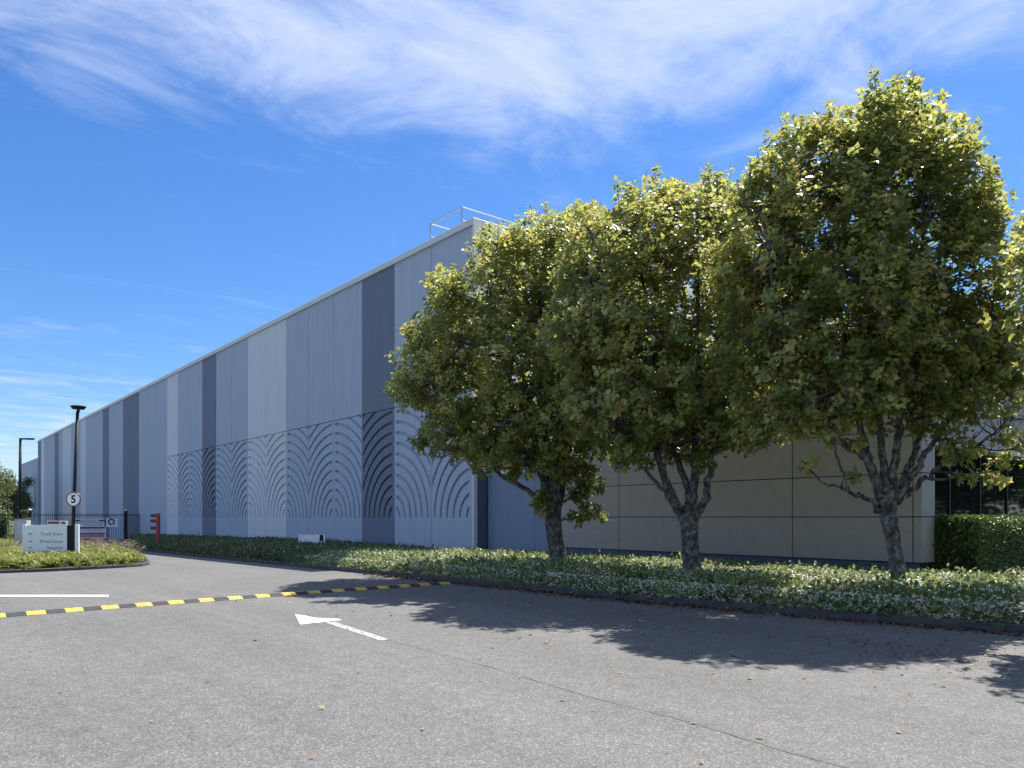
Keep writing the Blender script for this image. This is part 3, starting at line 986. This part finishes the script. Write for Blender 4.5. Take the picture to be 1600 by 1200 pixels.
def jasmine(n, x0, x1, y1, Lr, flowers, fl_size):
    X, Y, Z, e = bed_points(n, x0, x1, y1)
    n = len(X)
    P = np.stack([X, Y, Z + rng.normal(size=n) * .065 - .02], 1)
    # front skirt hanging over the kerb
    ns = int(n * .14)
    Xs = rng.uniform(x0, x1, ns); t = rng.uniform(0, 1, ns)
    Ys = kerb_y(Xs) + .10 + .22 * t + rng.normal(size=ns) * .04
    Zs = np.array([zg(x) for x in Xs]) + .11 + .26 * t * rng.uniform(.6, 1.1, ns)
    P = np.concatenate([P, np.stack([Xs, Ys, Zs], 1)]); N = len(P)
    d = norm(rng.normal(size=(N, 3)) + np.array([0, -.35, .25])); nn = norm(rng.normal(size=(N, 3)) * .55 + np.array([0, -.45, 1.0]))
    Ls = rng.uniform(*Lr, N)
    pn = np.array([noise.noise((p[0] * .8, p[1] * .8, 1.0)) for p in P])
    tint = np.clip(.30 + .34 * pn + rng.normal(size=N) * .12, 0, .7)
    parts = [(*cloud_arrays(P, d, nn, Ls, Ls * .58, tint, LEAF_KITE), 0)]
    if flowers:
        X, Y, Z, e = bed_points(flowers, x0, x1, y1)
        k = np.array([noise.noise((x * .7, y * .7, 8.0)) + .5 * noise.noise((x * 2.3, y * 2.3, 4.0)) for x, y in zip(X, Y)]) > rng.normal(size=len(X)) * .3 - .12
        X, Y, Z = X[k], Y[k], Z[k]
        nf = len(X)
        P1 = np.stack([X, Y, Z + rng.uniform(.01, .09, nf)], 1)
        nf2 = flowers // 4
        Xs = rng.uniform(x0, x1, nf2); t = rng.uniform(0, 1, nf2)
        P2 = np.stack([Xs, kerb_y(Xs) + .08 + .2 * t, np.array([zg(x) for x in Xs]) + .13 + .27 * t], 1)
        P1 = np.concatenate([P1, P2]); nf = len(P1)
        nn = norm(rng.normal(size=(nf, 3)) * .5 + np.array([-.05, -.7, .75])); d = norm(np.cross(nn, rnd_dir(nf)))
        sz = rng.uniform(*fl_size, nf)
        parts.append((*cloud_arrays(P1, d, nn, sz, sz, rng.uniform(0, .65, nf), LEAF_STAR), 1))
    return parts

parts = jasmine(42000, -15.5, 4, 18.4, (.075, .13), 30000, (.03, .05))
parts += jasmine(24000, -25, -15.5, 18.4, (.085, .14), 17000, (.036, .058))
parts += jasmine(30000, -7.7, 4, 34, (.07, .12), 9000, (.04, .06))
o = cloud_obj('star_jasmine_groundcover', parts, ['jasmine_leaf', 'petal_white'])
tag(o, 'low mass of star jasmine dotted with white flowers along the kerb under the trees', 'ground cover', kind='stuff')
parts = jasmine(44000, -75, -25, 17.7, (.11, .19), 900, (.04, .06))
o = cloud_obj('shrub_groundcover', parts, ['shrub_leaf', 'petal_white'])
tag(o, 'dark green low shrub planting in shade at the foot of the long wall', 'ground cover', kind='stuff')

# clipped hedge under the office glazing
hx0, hx1, hy0, hy1, hz = -7.95, -6.95, 19.2, 39.0, 1.57
bm = MB(); bm.bbox(hx0 + .1, hx1 - .1, hy0 + .1, hy1, 0, hz - .1, .05)
hd = bm.build('clipped_hedge', 'soil')
tag(hd, 'clipped green hedge as high as the window sill of the office glazing', 'hedge')
nH = 42000
u = rng.uniform(size=(nH, 3))
face = rng.choice(3, nH, p=[.66, .24, .10])
P = np.stack([hx0 + (hx1 - hx0) * u[:, 0], hy0 + (hy1 - hy0) * u[:, 1] ** 1.6, hz * u[:, 2]], 1)
P[face == 0, 0] = hx1; P[face == 1, 2] = hz; P[face == 2, 1] = hy0
P += rng.normal(size=(nH, 3)) * .05
P[:, 2] = np.minimum(P[:, 2], hz + .03)
d = norm(rng.normal(size=(nH, 3)) + np.array([.3, -.2, .4])); nn = norm(rng.normal(size=(nH, 3)) * .7 + np.array([.6, -.3, .7]))
Ls = rng.uniform(.06, .11, nH)
tint = np.clip(.3 + .25 * np.array([noise.noise((p[1] * 2, p[2] * 2, p[0])) for p in P]) + rng.normal(size=nH) * .13, 0, .7)
cloud_obj('foliage', [(*cloud_arrays(P, d, nn, Ls, Ls * .6, tint, LEAF_KITE), 0)], ['hedge_leaf'], hd)

# fallen leaves: brown drift along the kerb, odd pale leaves on the asphalt
n1 = 2600
X = rng.uniform(-20, 1, n1); Y = kerb_y(X) - np.abs(rng.normal(size=n1)) * .22 - .02
n2 = 220
X2 = rng.uniform(-14, 2, n2); Y2 = kerb_y(X2) - rng.uniform(0, 1, n2) ** 1.5 * 5.5
n3 = 120
X3 = rng.uniform(-16, 1, n3); Y3 = rng.uniform(0, 10, n3)
n4 = 260
X4 = rng.normal(-3.6, .9, n4); Y4 = rng.normal(9.4, .5, n4)
Xa = np.concatenate([X, X2, X3, X4]); Ya = np.concatenate([Y, Y2, Y3, Y4]); Na = len(Xa)
P = np.stack([Xa, Ya, np.array([zg(x) for x in Xa]) + rng.uniform(.006, .02, Na)], 1)
d = norm(rng.normal(size=(Na, 3)) * np.array([1, 1, .15])); nn = norm(rng.normal(size=(Na, 3)) * .25 + UP)
Ls = np.concatenate([rng.uniform(.05, .1, n1), rng.uniform(.04, .08, n2), rng.uniform(.03, .065, n3), rng.uniform(.03, .06, n4)])
tint = np.concatenate([rng.uniform(0, .5, n1), rng.uniform(.2, .7, n2), rng.uniform(.5, .75, n3), rng.uniform(.5, .75, n4)])
o = cloud_obj('leaf_litter', [(*cloud_arrays(P, d, nn, Ls, Ls * .7, tint, LEAF_KITE), 0)], ['litter_leaf'])
tag(o, 'brown fallen leaves drifted along the kerb and scattered on the asphalt', 'leaf litter', kind='stuff')

# ------------------------------------------------------------------ traffic island and far bed with yellow-green lilies
def inside(poly, X, Y):
    ins = np.zeros(len(X), bool)
    j = len(poly) - 1
    for i in range(len(poly)):
        xi, yi = poly[i]; xj, yj = poly[j]
        c = ((yi > Y) != (yj > Y)) & (X < (xj - xi) * (Y - yi) / (yj - yi + 1e-12) + xi)
        ins ^= c
        j = i
    return ins

def edge_dist(poly, X, Y):
    dm = np.full(len(X), 1e9)
    for i in range(len(poly)):
        a = np.array(poly[i]); b2 = np.array(poly[(i + 1) % len(poly)])
        ab = b2 - a
        t = np.clip(((X - a[0]) * ab[0] + (Y - a[1]) * ab[1]) / (ab @ ab), 0, 1)
        dm = np.minimum(dm, np.hypot(X - a[0] - ab[0] * t, Y - a[1] - ab[1] * t))
    return dm

def planted_island(name, poly, dens, label, bloom_side):
    pc = np.array(poly); c = pc.mean(0)
    # kerb ring
    n = len(poly); bm = MB()
    vs = []
    for k in range(n):
        p = pc[k]; q = p + (c - p) / np.linalg.norm(c - p) * .14
        z = zg(p[0])
        vs += [(p[0], p[1], z - .05), (p[0], p[1], z + .09), (q[0], q[1], z + .10), (q[0], q[1], z - .05)]
    fs = []
    for k in range(n):
        k2 = (k + 1) % n
        for j in range(3):
            fs.append((k * 4 + j, k * 4 + j + 1, k2 * 4 + j + 1, k2 * 4 + j))
    bm.add(vs, fs); structure(bm.build('island_kerb', 'kerb_concrete'))
    bm = MB()
    ring = [p + (c - p) / np.linalg.norm(c - p) * .13 for p in pc]
    bm.add([(p[0], p[1], zg(p[0]) + .06) for p in ring], [tuple(range(n))])
    structure(bm.build('island_soil', 'soil'))
    x0, y0 = pc.min(0); x1, y1 = pc.max(0)
    nC = int((x1 - x0) * (y1 - y0) * dens)
    X = rng.uniform(x0, x1, nC); Y = rng.uniform(y0, y1, nC)
    k = inside(poly, X, Y) & (edge_dist(poly, X, Y) > .12)
    X, Y = X[k], Y[k]; nC = len(X)
    NL = 15
    h = np.clip(edge_dist(poly, X, Y) / .6, .45, 1)
    B0 = np.stack([X, Y, np.array([zg(x) for x in X]) + .08], 1)
    a = rng.uniform(0, 6.28, (nC, NL)); el = np.radians(rng.uniform(25, 80, (nC, NL)))
    d = np.stack([np.cos(a) * np.cos(el), np.sin(a) * np.cos(el), np.sin(el)], -1)
    Ls = rng.uniform(.24, .44, (nC, NL)) * h[:, None]
    nn = np.broadcast_to(UP, d.shape) + rng.normal(size=d.shape) * .1
    P = np.repeat(B0[:, None, :], NL, 1) + d * .05
    tint = np.clip(np.repeat(rng.normal(.38, .14, nC)[:, None], NL, 1) + rng.normal(size=(nC, NL)) * .12, 0, .75)
    T = (np.array([(-.3, 0, 0), (.3, 0, 0), (-.5, .35, .05), (.5, .35, .05), (-.42, .68, -.06), (.42, .68, -.06), (0, .95, -.33)]), LEAF_STRAP[1])
    parts = [(*cloud_arrays(P.reshape(-1, 3), d.reshape(-1, 3), nn.reshape(-1, 3), Ls.ravel(), (Ls * .22).ravel(), tint.ravel(), T), 0)]
    if bloom_side is not None:
        k = (X - c[0]) * bloom_side[0] + (Y - c[1]) * bloom_side[1] > bloom_side[2]
        Bx = B0[k]; nb = len(Bx)
        if nb:
            Bx = Bx[rng.uniform(size=nb) < .45]; nb = len(Bx)
            P = np.repeat(Bx, 8, 0) + np.stack([rng.normal(size=nb * 8) * .10, rng.normal(size=nb * 8) * .10, np.repeat(rng.uniform(.30, .62, nb), 8) + rng.normal(size=nb * 8) * .05], 1)
            N = len(P)
            Ls = rng.uniform(.04, .09, N)
            parts.append((*cloud_arrays(P, rnd_dir(N), rnd_dir(N), Ls, Ls * .7, rng.uniform(0, .65, N), LEAF_KITE), 1))
    o = cloud_obj(name, parts, ['lily_leaf', 'dry_bloom'])
    tag(o, label, 'planting', kind='stuff')

isl = [gp(*p) for p in [(-160, 903), (-60, 899), (0, 896), (80, 893), (150, 889.5), (195, 887), (222, 885), (233, 882.5), (234, 879), (228, 874), (212, 866), (190, 860), (150, 858), (100, 859), (40, 863), (0, 866), (-60, 870), (-130, 876)]]
planted_island('lily_planting', isl, 11, 'yellow-green strap-leaved plants filling the kerbed island around the white sign', (-.4, 1, .6))
bed2 = [gp(*p) for p in [(-120, 862), (-60, 860), (0, 857.5), (24, 857), (32, 854), (31, 847), (20, 844), (-40, 845), (-110, 848)]]
planted_island('lily_planting', bed2, 5, 'smaller patch of yellow-green plants at the left edge before the fence', None)

# ------------------------------------------------------------------ signs
RZ = YAW            # local +x to the right in the view, local -y towards the viewer
def sign_board(label, px0, px1, depth, ztop, zbot, zfoot, tab, lines, sizes, rot=0.0):
    x0 = (px0 - 800) / F * depth; x1 = (px1 - 800) / F * depth
    Xc, Yc = cam2w((x0 + x1) / 2, depth)
    w = (x1 - x0); z0 = zg(Xc)
    root = thing('direction_sign', (Xc, Yc, z0), RZ + rot, label, 'sign')
    t = lambda z: z - z0
    hw = w / 2
    pw = .06 * w + .01
    for s in (-1, 1):
        bm = MB(); a = -hw if s < 0 else hw - pw
        bm.bbox(a, a + pw, -.05, .05, t(zfoot), t(ztop) + .02, .008)
        bm.build('post', 'sign_white', root)
    bx1 = hw - pw - .145 * w
    bm = MB(); bm.bbox(-hw + pw + .012, bx1, -.03, .02, t(zbot), t(ztop), .005)
    panel = bm.build('panel', 'sign_white', root)
    bm = MB(); bm.bbox(bx1 + .004, hw - pw - .004, -.024, .02, t(zbot), t(ztop) - .012, .005)
    strip = bm.build('black_strip', 'sign_black', root)
    if tab:
        tb0 = -hw + w * .44
        bm = MB(); bm.bbox(tb0, bx1, -.03, .02, t(ztop) + .003, t(ztop) + .17, .004); tabo = bm.build('top_tab', 'sign_white', root)
        bm = MB(); bm.bbox(tb0 + .03, tb0 + (bx1 - tb0) * .62, -.036, -.031, t(ztop) + .05, t(ztop) + .15, .001); bm.build('maroon_bar', 'sign_maroon', tabo)
        bm = MB()
        cxx = tb0 + (bx1 - tb0) * .82
        bm.poly([(cxx - .12, t(ztop) + .07), (cxx - .02, t(ztop) + .045), (cxx + .13, t(ztop) + .05), (cxx + .06, t(ztop) + .11), (cxx, t(ztop) + .145), (cxx - .07, t(ztop) + .12)], -.036, -.031)
        bm.build('emblem', 'sign_maroon', tabo)
    else:
        bm = MB(); cc = (bx1 + hw - pw) / 2
        zz = t(zbot) + .11
        bm.poly([(cc - .045, zz - .03), (cc + .04, zz - .04), (cc + .05, zz + .02), (cc + .01, zz + .05), (cc - .03, zz + .04)], -.030, -.025)
        bm.build('emblem', 'sign_white', strip)
    for (txt, fz, size) in lines:
        zz = t(zbot) + (ztop - zbot) * fz
        text('lettering', txt, size, (bx1 - .16, -.0335, zz), 'sign_grey_ink', panel, 'RIGHT')
        bm = MB(); ax = -hw + pw + .16
        bm.poly([(ax - size * .3, zz + size * .33), (ax, zz + size * .62), (ax, zz + size * .42), (ax + size * .5, zz + size * .42), (ax + size * .5, zz + size * .24), (ax, zz + size * .24), (ax, zz + size * .04)], -.036, -.0315)
        bm.build('arrow', 'sign_grey_ink', panel)
    return root

sign_board('large white direction sign with maroon top tab standing in the planted island', 36, 123.5, 31.5, 1.29, .22, -.15, True,
           [('Truck Entry', .60, .19), ('Private Room', .32, .17), ('Reception', .08, .16)], None)
sign_board('small low white sign with black end strip in the shrubs before the long wall', 466.5, 508.5, 35.5, .80, .36, -.1, False,
           [('Training site', .12, .12)], None)

# speed limit disc on the black lamp post
dL = 32.7
Xp, Yp = cam2w((112 - 800) / F * dL, dL)
zp = zg(Xp)
lp = thing('lamp_post', (Xp, Yp, zp), RZ, 'slightly leaning black lamp post with flat round head, carrying the speed limit disc', 'lamp post')
lean = .25
bm = MB(); bm.tube([(0, 0, 0), (lean * .5, 0, 3.1), (lean, 0, 6.1 - zp)], [.075, .072, .065], 12); bm.build('pole', 'black_paint', lp, smooth=True)
bm = MB(); bm.lathe([(.085, 6.08 - zp), (.06, 6.14 - zp), (.06, 6.2 - zp), (.24, 6.21 - zp), (.26, 6.25 - zp), (.20, 6.28 - zp), (.30, 6.285 - zp), (.315, 6.32 - zp), (.25, 6.355 - zp), (.05, 6.37 - zp)], (lean + .03, 0, 0), 28)
bm.build('lamp_head', 'black_paint', lp, smooth=False)
bm = MB(); bm.bbox(-.13, .13, -.13, .13, .0, .25, .02); bm.build('base_plate', 'black_paint', lp)
zc = EYE + (HY - 780) / F * dL
fx = lean * (zc - zp) / 6.1
Xs, Ys = cam2w((112 - 800) / F * dL + fx + .03, dL - .1)
sp = thing('speed_limit_sign', (Xs, Ys, zc), RZ, 'round white speed limit disc reading 5, fixed to the black lamp post', 'sign')
bm = MB(); bm.lathe([(.315, -.012), (.32, 0), (.315, .012)], n=40, axis='y'); bm.build('rim', 'sign_maroon', sp)
bm = MB(); bm.lathe([(.265, -.017), (.265, -.013)], n=40, axis='y'); bm.build('face', 'sign_white', sp)
t5 = text('numeral', '5', .46, (0, -.0185, -.155), 'sign_black', sp, 'CENTER', .0015, .012)
bm = MB(); bm.bbox(-.05, .05, .014, .05, -.03, .03, .004); bm.build('bracket', 'galvanised', sp)

# tall far street lamp
dF = 80
Xf, Yf = cam2w((31 - 800) / F * dF, dF); zf = zg(Xf)
fl = thing('street_lamp', (Xf, Yf, zf), RZ, 'tall dark street lamp with a single short arm, far left beyond the gate', 'street lamp')
hh = EYE + 124 / F * dF - zf
bm = MB(); bm.tube([(0, 0, 0), (.02, 0, hh * .55), (.06, 0, hh)], [.19, .16, .12], 10); bm.build('pole', 'black_paint', fl, smooth=True)
bm = MB(); bm.bbox(-.0, 1.5, -.12, .12, hh - .16, hh - .0, .03); bm.build('lamp_arm', 'black_paint', fl)
bm = MB(); bm.bbox(.75, 1.45, -.1, .1, hh - .19, hh - .165, .01); bm.build('lens', 'lamp_glass', fl)

# red finger post
dR = 43.0
Xr, Yr = cam2w((247 - 800) / F * dR, dR); zr = zg(Xr)
fp = thing('finger_post', (Xr, Yr, zr), RZ, 'red post with three dark red finger boards pointing left, in the shrubs by the wall', 'signpost')
hp = 1.83 - zr
bm = MB(); bm.bbox(-.09, .09, -.09, .09, 0, hp, .012); bm.build('post', 'sign_red', fp)
for zz in (1.70, 1.40, 1.00):
    bm = MB(); z = zz - zr
    bm.poly([(-.095, z + .09), (-.36, z + .09), (-.44, z), (-.36, z - .09), (-.095, z - .09)], -.05, .05)
    bm.build('finger_board', 'finger_dark_red', fp)

# ------------------------------------------------------------------ gate and fence across the yard
GXX = -75.7
zg0 = zg(GXX)
def pickets(bm, y0, y1, z0, z1, step=.14, r=.013, x=0.0):
    n = int(abs(y1 - y0) / step)
    for k in range(n + 1):
        y = y0 + (y1 - y0) * k / max(n, 1)
        bm.box(x - r, x + r, y - r, y + r, z0, z1)
        bm.add([(x - r, y - r, z1), (x + r, y - r, z1), (x + r, y + r, z1), (x - r, y + r, z1), (x, y, z1 + .06)], [(0, 1, 4), (1, 2, 4), (2, 3, 4), (3, 0, 4)])
def picket_run(root, y0, y1, top):
    bm = MB(); pickets(bm, y0, y1, .06, top); bm.build('pickets', 'black_paint', root)
    for z in (.16, top - .14):
        bm = MB(); bm.bbox(-.025, .025, min(y0, y1), max(y0, y1), z, z + .06, .004); bm.build('rail', 'black_paint', root)
FT = 1.92 - zg0
gt = thing('sliding_gate', (GXX, 13.0, zg0), 0, 'black picket sliding gate with hung notice boards across the truck entry', 'gate')
picket_run(gt, -3.5, 3.5, FT)
f1 = thing('picket_fence', (GXX, 17.2, zg0), 0, 'short black picket fence between the gate post and the long wall', 'fence')
picket_run(f1, -.45, .58, FT)
f2 = thing('picket_fence', (GXX, 5.5, zg0), 0, 'black picket fence running left from the gate before dark hedging', 'fence')
picket_run(f2, -6.0, 3.0, FT)
for y, lab in ((16.62, 'black gate post with pale cap nearer the long wall'), (9.25, 'black gate post with pale cap at the left end of the gate')):
    gpst = thing('gate_post', (GXX + .12, y, zg0), 0, lab, 'post', 'gate posts')
    bm = MB(); bm.bbox(-.13, .13, -.13, .13, 0, 2.2 - zg0, .015); bm.build('shaft', 'black_paint', gpst)
    bm = MB(); bm.lathe([(.14, 2.2 - zg0), (.14, 2.24 - zg0), (.10, 2.30 - zg0), (.03, 2.33 - zg0)], n=16); bm.build('cap', 'cap_white', gpst)

def board(name, label, px0, px1, py0, py1):
    pc = (px0 + px1) / 2
    r = (pc - 800) / F; X1, Y1 = cam2w(r, 1); dep = (GXX + .12) / X1
    Y = Y1 * dep
    sc = dep / F
    w = (px1 - px0) * sc / abs(CA * 0 + 1) ; h = (py1 - py0) * sc
    z = EYE + (HY - (py0 + py1) / 2) * sc
    w = w / (SA * 1.0)
    o = thing(name, (GXX + .08, Y, z), math.pi / 2, label, 'sign', 'boards hung on the gate')
    return o, w, h
# the gate faces +X; local x -> +Y (rightwards as seen), local -y -> +X
o, w, h = board('notice_board', 'large white notice board with blue and red bands hung on the black gate', 122.5, 158, 810.5, 841)
bm = MB(); bm.bbox(-w / 2, w / 2, -.03, 0, -h / 2, h / 2, .006); bm.build('panel', 'sign_white', o)
def bar(mat, name, u0, u1, v0, v1, front=-.036):
    bm = MB(); bm.bbox(-w / 2 + w * u0, -w / 2 + w * u1, front, -.031, h / 2 - h * v1, h / 2 - h * v0, .001); bm.build(name, mat, o)
bar('sign_blue', 'blue_band', .04, .96, .05, .14)
bar('sign_pale_yellow', 'yellow_band', .05, .95, .17, .27)
bar('sign_blue', 'blue_band', .04, .96, .42, .51)
bar('sign_red', 'red_band', .04, .96, .72, .80)
bar('sign_pink', 'red_band', .05, .95, .82, .95)
bar('sign_white', 'band_text', .22, .78, .075, .115, -.04)
for v0 in (.30, .35, .56, .62):
    bar('sign_grey_ink', 'small_print', .30, .9, v0, v0 + .02)
bar('sign_maroon', 'pictogram', .1, .22, .55, .66)
o, w, h = board('mandatory_sign', 'small square white sign with a dark blue ring hung on the black gate', 166.5, 181.5, 810, 823.5)
bm = MB(); bm.bbox(-w / 2, w / 2, -.03, 0, -h / 2, h / 2, .006); bm.build('panel', 'sign_white', o)
bm = MB(); r0 = h * .33
bm.lathe([(r0 * 1.15, -.036), (r0 * 1.15, -.031)], (0, 0, h * .12), 28, 'y'); ring = bm.build('ring', 'sign_blue', o)
bm = MB(); bm.lathe([(r0 * .62, -.040), (r0 * .62, -.037)], (0, 0, h * .10), 24, 'y'); bm.build('disc', 'sign_white', ring)

# white pier with a potted round shrub left of the gate
X1, Y1 = cam2w((38 - 800) / F, 1); dep = 62.0
pr = thing('gate_pier', (X1 * dep, Y1 * dep, zg(X1 * dep)), RZ, 'pale masonry pier beside the left gate post', 'pier')
zz = EYE + (HY - 811) / F * dep - zg(X1 * dep)
bm = MB(); bm.bbox(-.62, .36, -.3, .3, 0, zz, .02); bm.build('shaft', 'pier_white', pr)
bm = MB(); bm.bbox(-.66, .4, -.34, .34, zz + .002, zz + .08, .02); bm.build('cap', 'pot_brown', pr)
ps = thing('potted_shrub', (X1 * dep, Y1 * dep, zg(X1 * dep) + zz + .084), RZ, 'dark rounded shrub in a brown pot standing on the pale pier', 'plant')
bm = MB(); bm.lathe([(.13, 0), (.2, .26), (.22, .27), (.22, .3), (.18, .3)], n=20); bm.build('pot', 'pot_brown', ps)
nB = 1500
P = rnd_dir(nB) * (rng.uniform(.3, 1, nB) ** .4)[:, None] * np.array([.3, .3, .22]) + np.array([0, 0, .46])
Ls = rng.uniform(.05, .09, nB)
cloud_obj('foliage', [(*cloud_arrays(P, rnd_dir(nB), rnd_dir(nB), Ls, Ls * .6, rng.uniform(0, .2, nB), LEAF_KITE), 0)], ['hedge_leaf'], ps)

# dark hedging behind the left fence
nH = 16000
P = np.stack([rng.uniform(-81, -77.5, nH), rng.uniform(-6, 8.3, nH), rng.uniform(0, 1, nH)], 1)
top = 2.9 + np.array([noise.noise((y * .6, 4.0, 0)) * .5 for y in P[:, 1]])
P[:, 2] = zg0 + top * P[:, 2] ** .8
Ls = rng.uniform(.12, .24, nH)
bm = MB(); bm.bbox(-80.6, -78.0, -5.6, 7.9, zg0, zg0 + 2.3, .2)
hd = bm.build('screen_hedge', 'soil')
tag(hd, 'dark untrimmed hedge behind the black fence at the far left', 'hedge')
cloud_obj('foliage', [(*cloud_arrays(P, rnd_dir(nH), norm(rng.normal(size=(nH, 3)) + UP), Ls, Ls * .6, np.clip(rng.normal(.2, .15, nH), 0, .6), LEAF_KITE), 0)], ['hedge_leaf'], hd)

# ------------------------------------------------------------------ light, sky, camera
sd = Vector((-.15, .57, 1.0)).normalized()
el = math.asin(sd.z); az = math.atan2(sd.x, sd.y)
L = bpy.data.lights.new('sun', 'SUN'); L.energy = 4.8; L.angle = math.radians(.53); L.color = (1.0, .955, .89)
lo = bpy.data.objects.new('sun', L); C.objects.link(lo)
lo.rotation_euler = sd.to_track_quat('Z', 'Y').to_euler()

w = bpy.data.worlds.new('World'); scene.world = w; w.use_nodes = True
nt = w.node_tree
bg = nt.nodes['Background']
sky = nt.nodes.new('ShaderNodeTexSky'); sky.sky_type = 'NISHITA'; sky.sun_disc = False
sky.sun_elevation = el; sky.sun_rotation = az
sky.air_density = 1.0; sky.dust_density = 0.3; sky.ozone_density = 2.5
tc = nt.nodes.new('ShaderNodeTexCoord')
sep = nt.nodes.new('ShaderNodeSeparateXYZ'); nt.links.new(tc.outputs['Generated'], sep.inputs[0])
def math_node(op, a, b=None, clamp=False):
    n = nt.nodes.new('ShaderNodeMath'); n.operation = op; n.use_clamp = clamp
    for s_, v_ in zip(n.inputs, (a, b)):
        if v_ is None: continue
        if hasattr(v_, 'is_linked'): nt.links.new(v_, s_)
        else: s_.default_value = v_
    return n.outputs[0]
zc_ = math_node('MAXIMUM', sep.outputs['Z'], 0.06)
px_ = math_node('DIVIDE', sep.outputs['X'], zc_); py_ = math_node('DIVIDE', sep.outputs['Y'], zc_)
cmb = nt.nodes.new('ShaderNodeCombineXYZ'); nt.links.new(px_, cmb.inputs[0]); nt.links.new(py_, cmb.inputs[1])
mp = nt.nodes.new('ShaderNodeMapping'); mp.inputs['Rotation'].default_value = (0, 0, math.radians(35)); mp.inputs['Scale'].default_value = (1.0, .8, 1); mp.inputs['Location'].default_value = (.35, .2, 0)
nt.links.new(cmb.outputs[0], mp.inputs['Vector'])
n1 = tex_noise(nt, mp.outputs[0], 2.0, 12, .66, .9)
n2 = tex_noise(nt, mp.outputs[0], .55, 4, .5, .3)
band = nt.nodes.new('ShaderNodeMapRange'); band.interpolation_type = 'SMOOTHSTEP'
nt.links.new(sep.outputs['Z'], band.inputs['Value'])
band.inputs['From Min'].default_value = .37; band.inputs['From Max'].default_value = .53
low = nt.nodes.new('ShaderNodeMapRange'); low.interpolation_type = 'SMOOTHSTEP'
nt.links.new(sep.outputs['Z'], low.inputs['Value'])
low.inputs['From Min'].default_value = .26; low.inputs['From Max'].default_value = .02
mp2 = nt.nodes.new('ShaderNodeMapping'); mp2.inputs['Rotation'].default_value = (0, 0, math.radians(55)); mp2.inputs['Scale'].default_value = (1.0, .28, 1)
nt.links.new(cmb.outputs[0], mp2.inputs['Vector'])
n3 = tex_noise(nt, mp2.outputs[0], 2.3, 10, .68, .5)
s1 = math_node('ADD', math_node('MULTIPLY', n1, 1.25), math_node('MULTIPLY', n2, .20))
s2 = math_node('ADD', math_node('ADD', s1, math_node('MULTIPLY', n3, .40)), math_node('MULTIPLY', band.outputs[0], .50))
s3 = math_node('ADD', s2, math_node('MULTIPLY', low.outputs[0], .42))
msk = nt.nodes.new('ShaderNodeMapRange'); msk.interpolation_type = 'SMOOTHSTEP'
nt.links.new(s3, msk.inputs['Value'])
msk.inputs['From Min'].default_value = 1.00; msk.inputs['From Max'].default_value = 1.72; msk.inputs['To Max'].default_value = .74
wsp = nt.nodes.new('ShaderNodeMapRange'); wsp.interpolation_type = 'SMOOTHSTEP'
nt.links.new(n3, wsp.inputs['Value'])
wsp.inputs['From Min'].default_value = .55; wsp.inputs['From Max'].default_value = .9; wsp.inputs['To Max'].default_value = .32
mtot = math_node('MAXIMUM', msk.outputs[0], wsp.outputs[0])
hs = nt.nodes.new('ShaderNodeHueSaturation'); hs.inputs['Saturation'].default_value = 1.15; hs.inputs['Value'].default_value = 1.0
nt.links.new(mix(nt, 1.0, sky.outputs[0], (.44, .50, .62), 'MULTIPLY'), hs.inputs['Color'])
nt.links.new(mix(nt, mtot, hs.outputs[0], (3.3, 3.65, 4.5)), bg.inputs['Color'])
bg.inputs['Strength'].default_value = 0.135

cam = bpy.data.cameras.new('camera'); co = bpy.data.objects.new('camera', cam); C.objects.link(co)
co.location = (0, 0, EYE); co.rotation_euler = (math.pi / 2, 0, YAW)
cam.sensor_width = 36; cam.lens = 27.0; cam.shift_y = (HY - 600) / 1600
cam.clip_end = 5000; cam.clip_start = .05
scene.camera = co
scene.view_settings.view_transform = 'Standard'; scene.view_settings.look = 'None'
scene.view_settings.exposure = 0.98; scene.view_settings.gamma = 1.0
scene.render.resolution_x = 1024; scene.render.resolution_y = 768
scene.cycles.max_bounces = 8; scene.cycles.transparent_max_bounces = 8
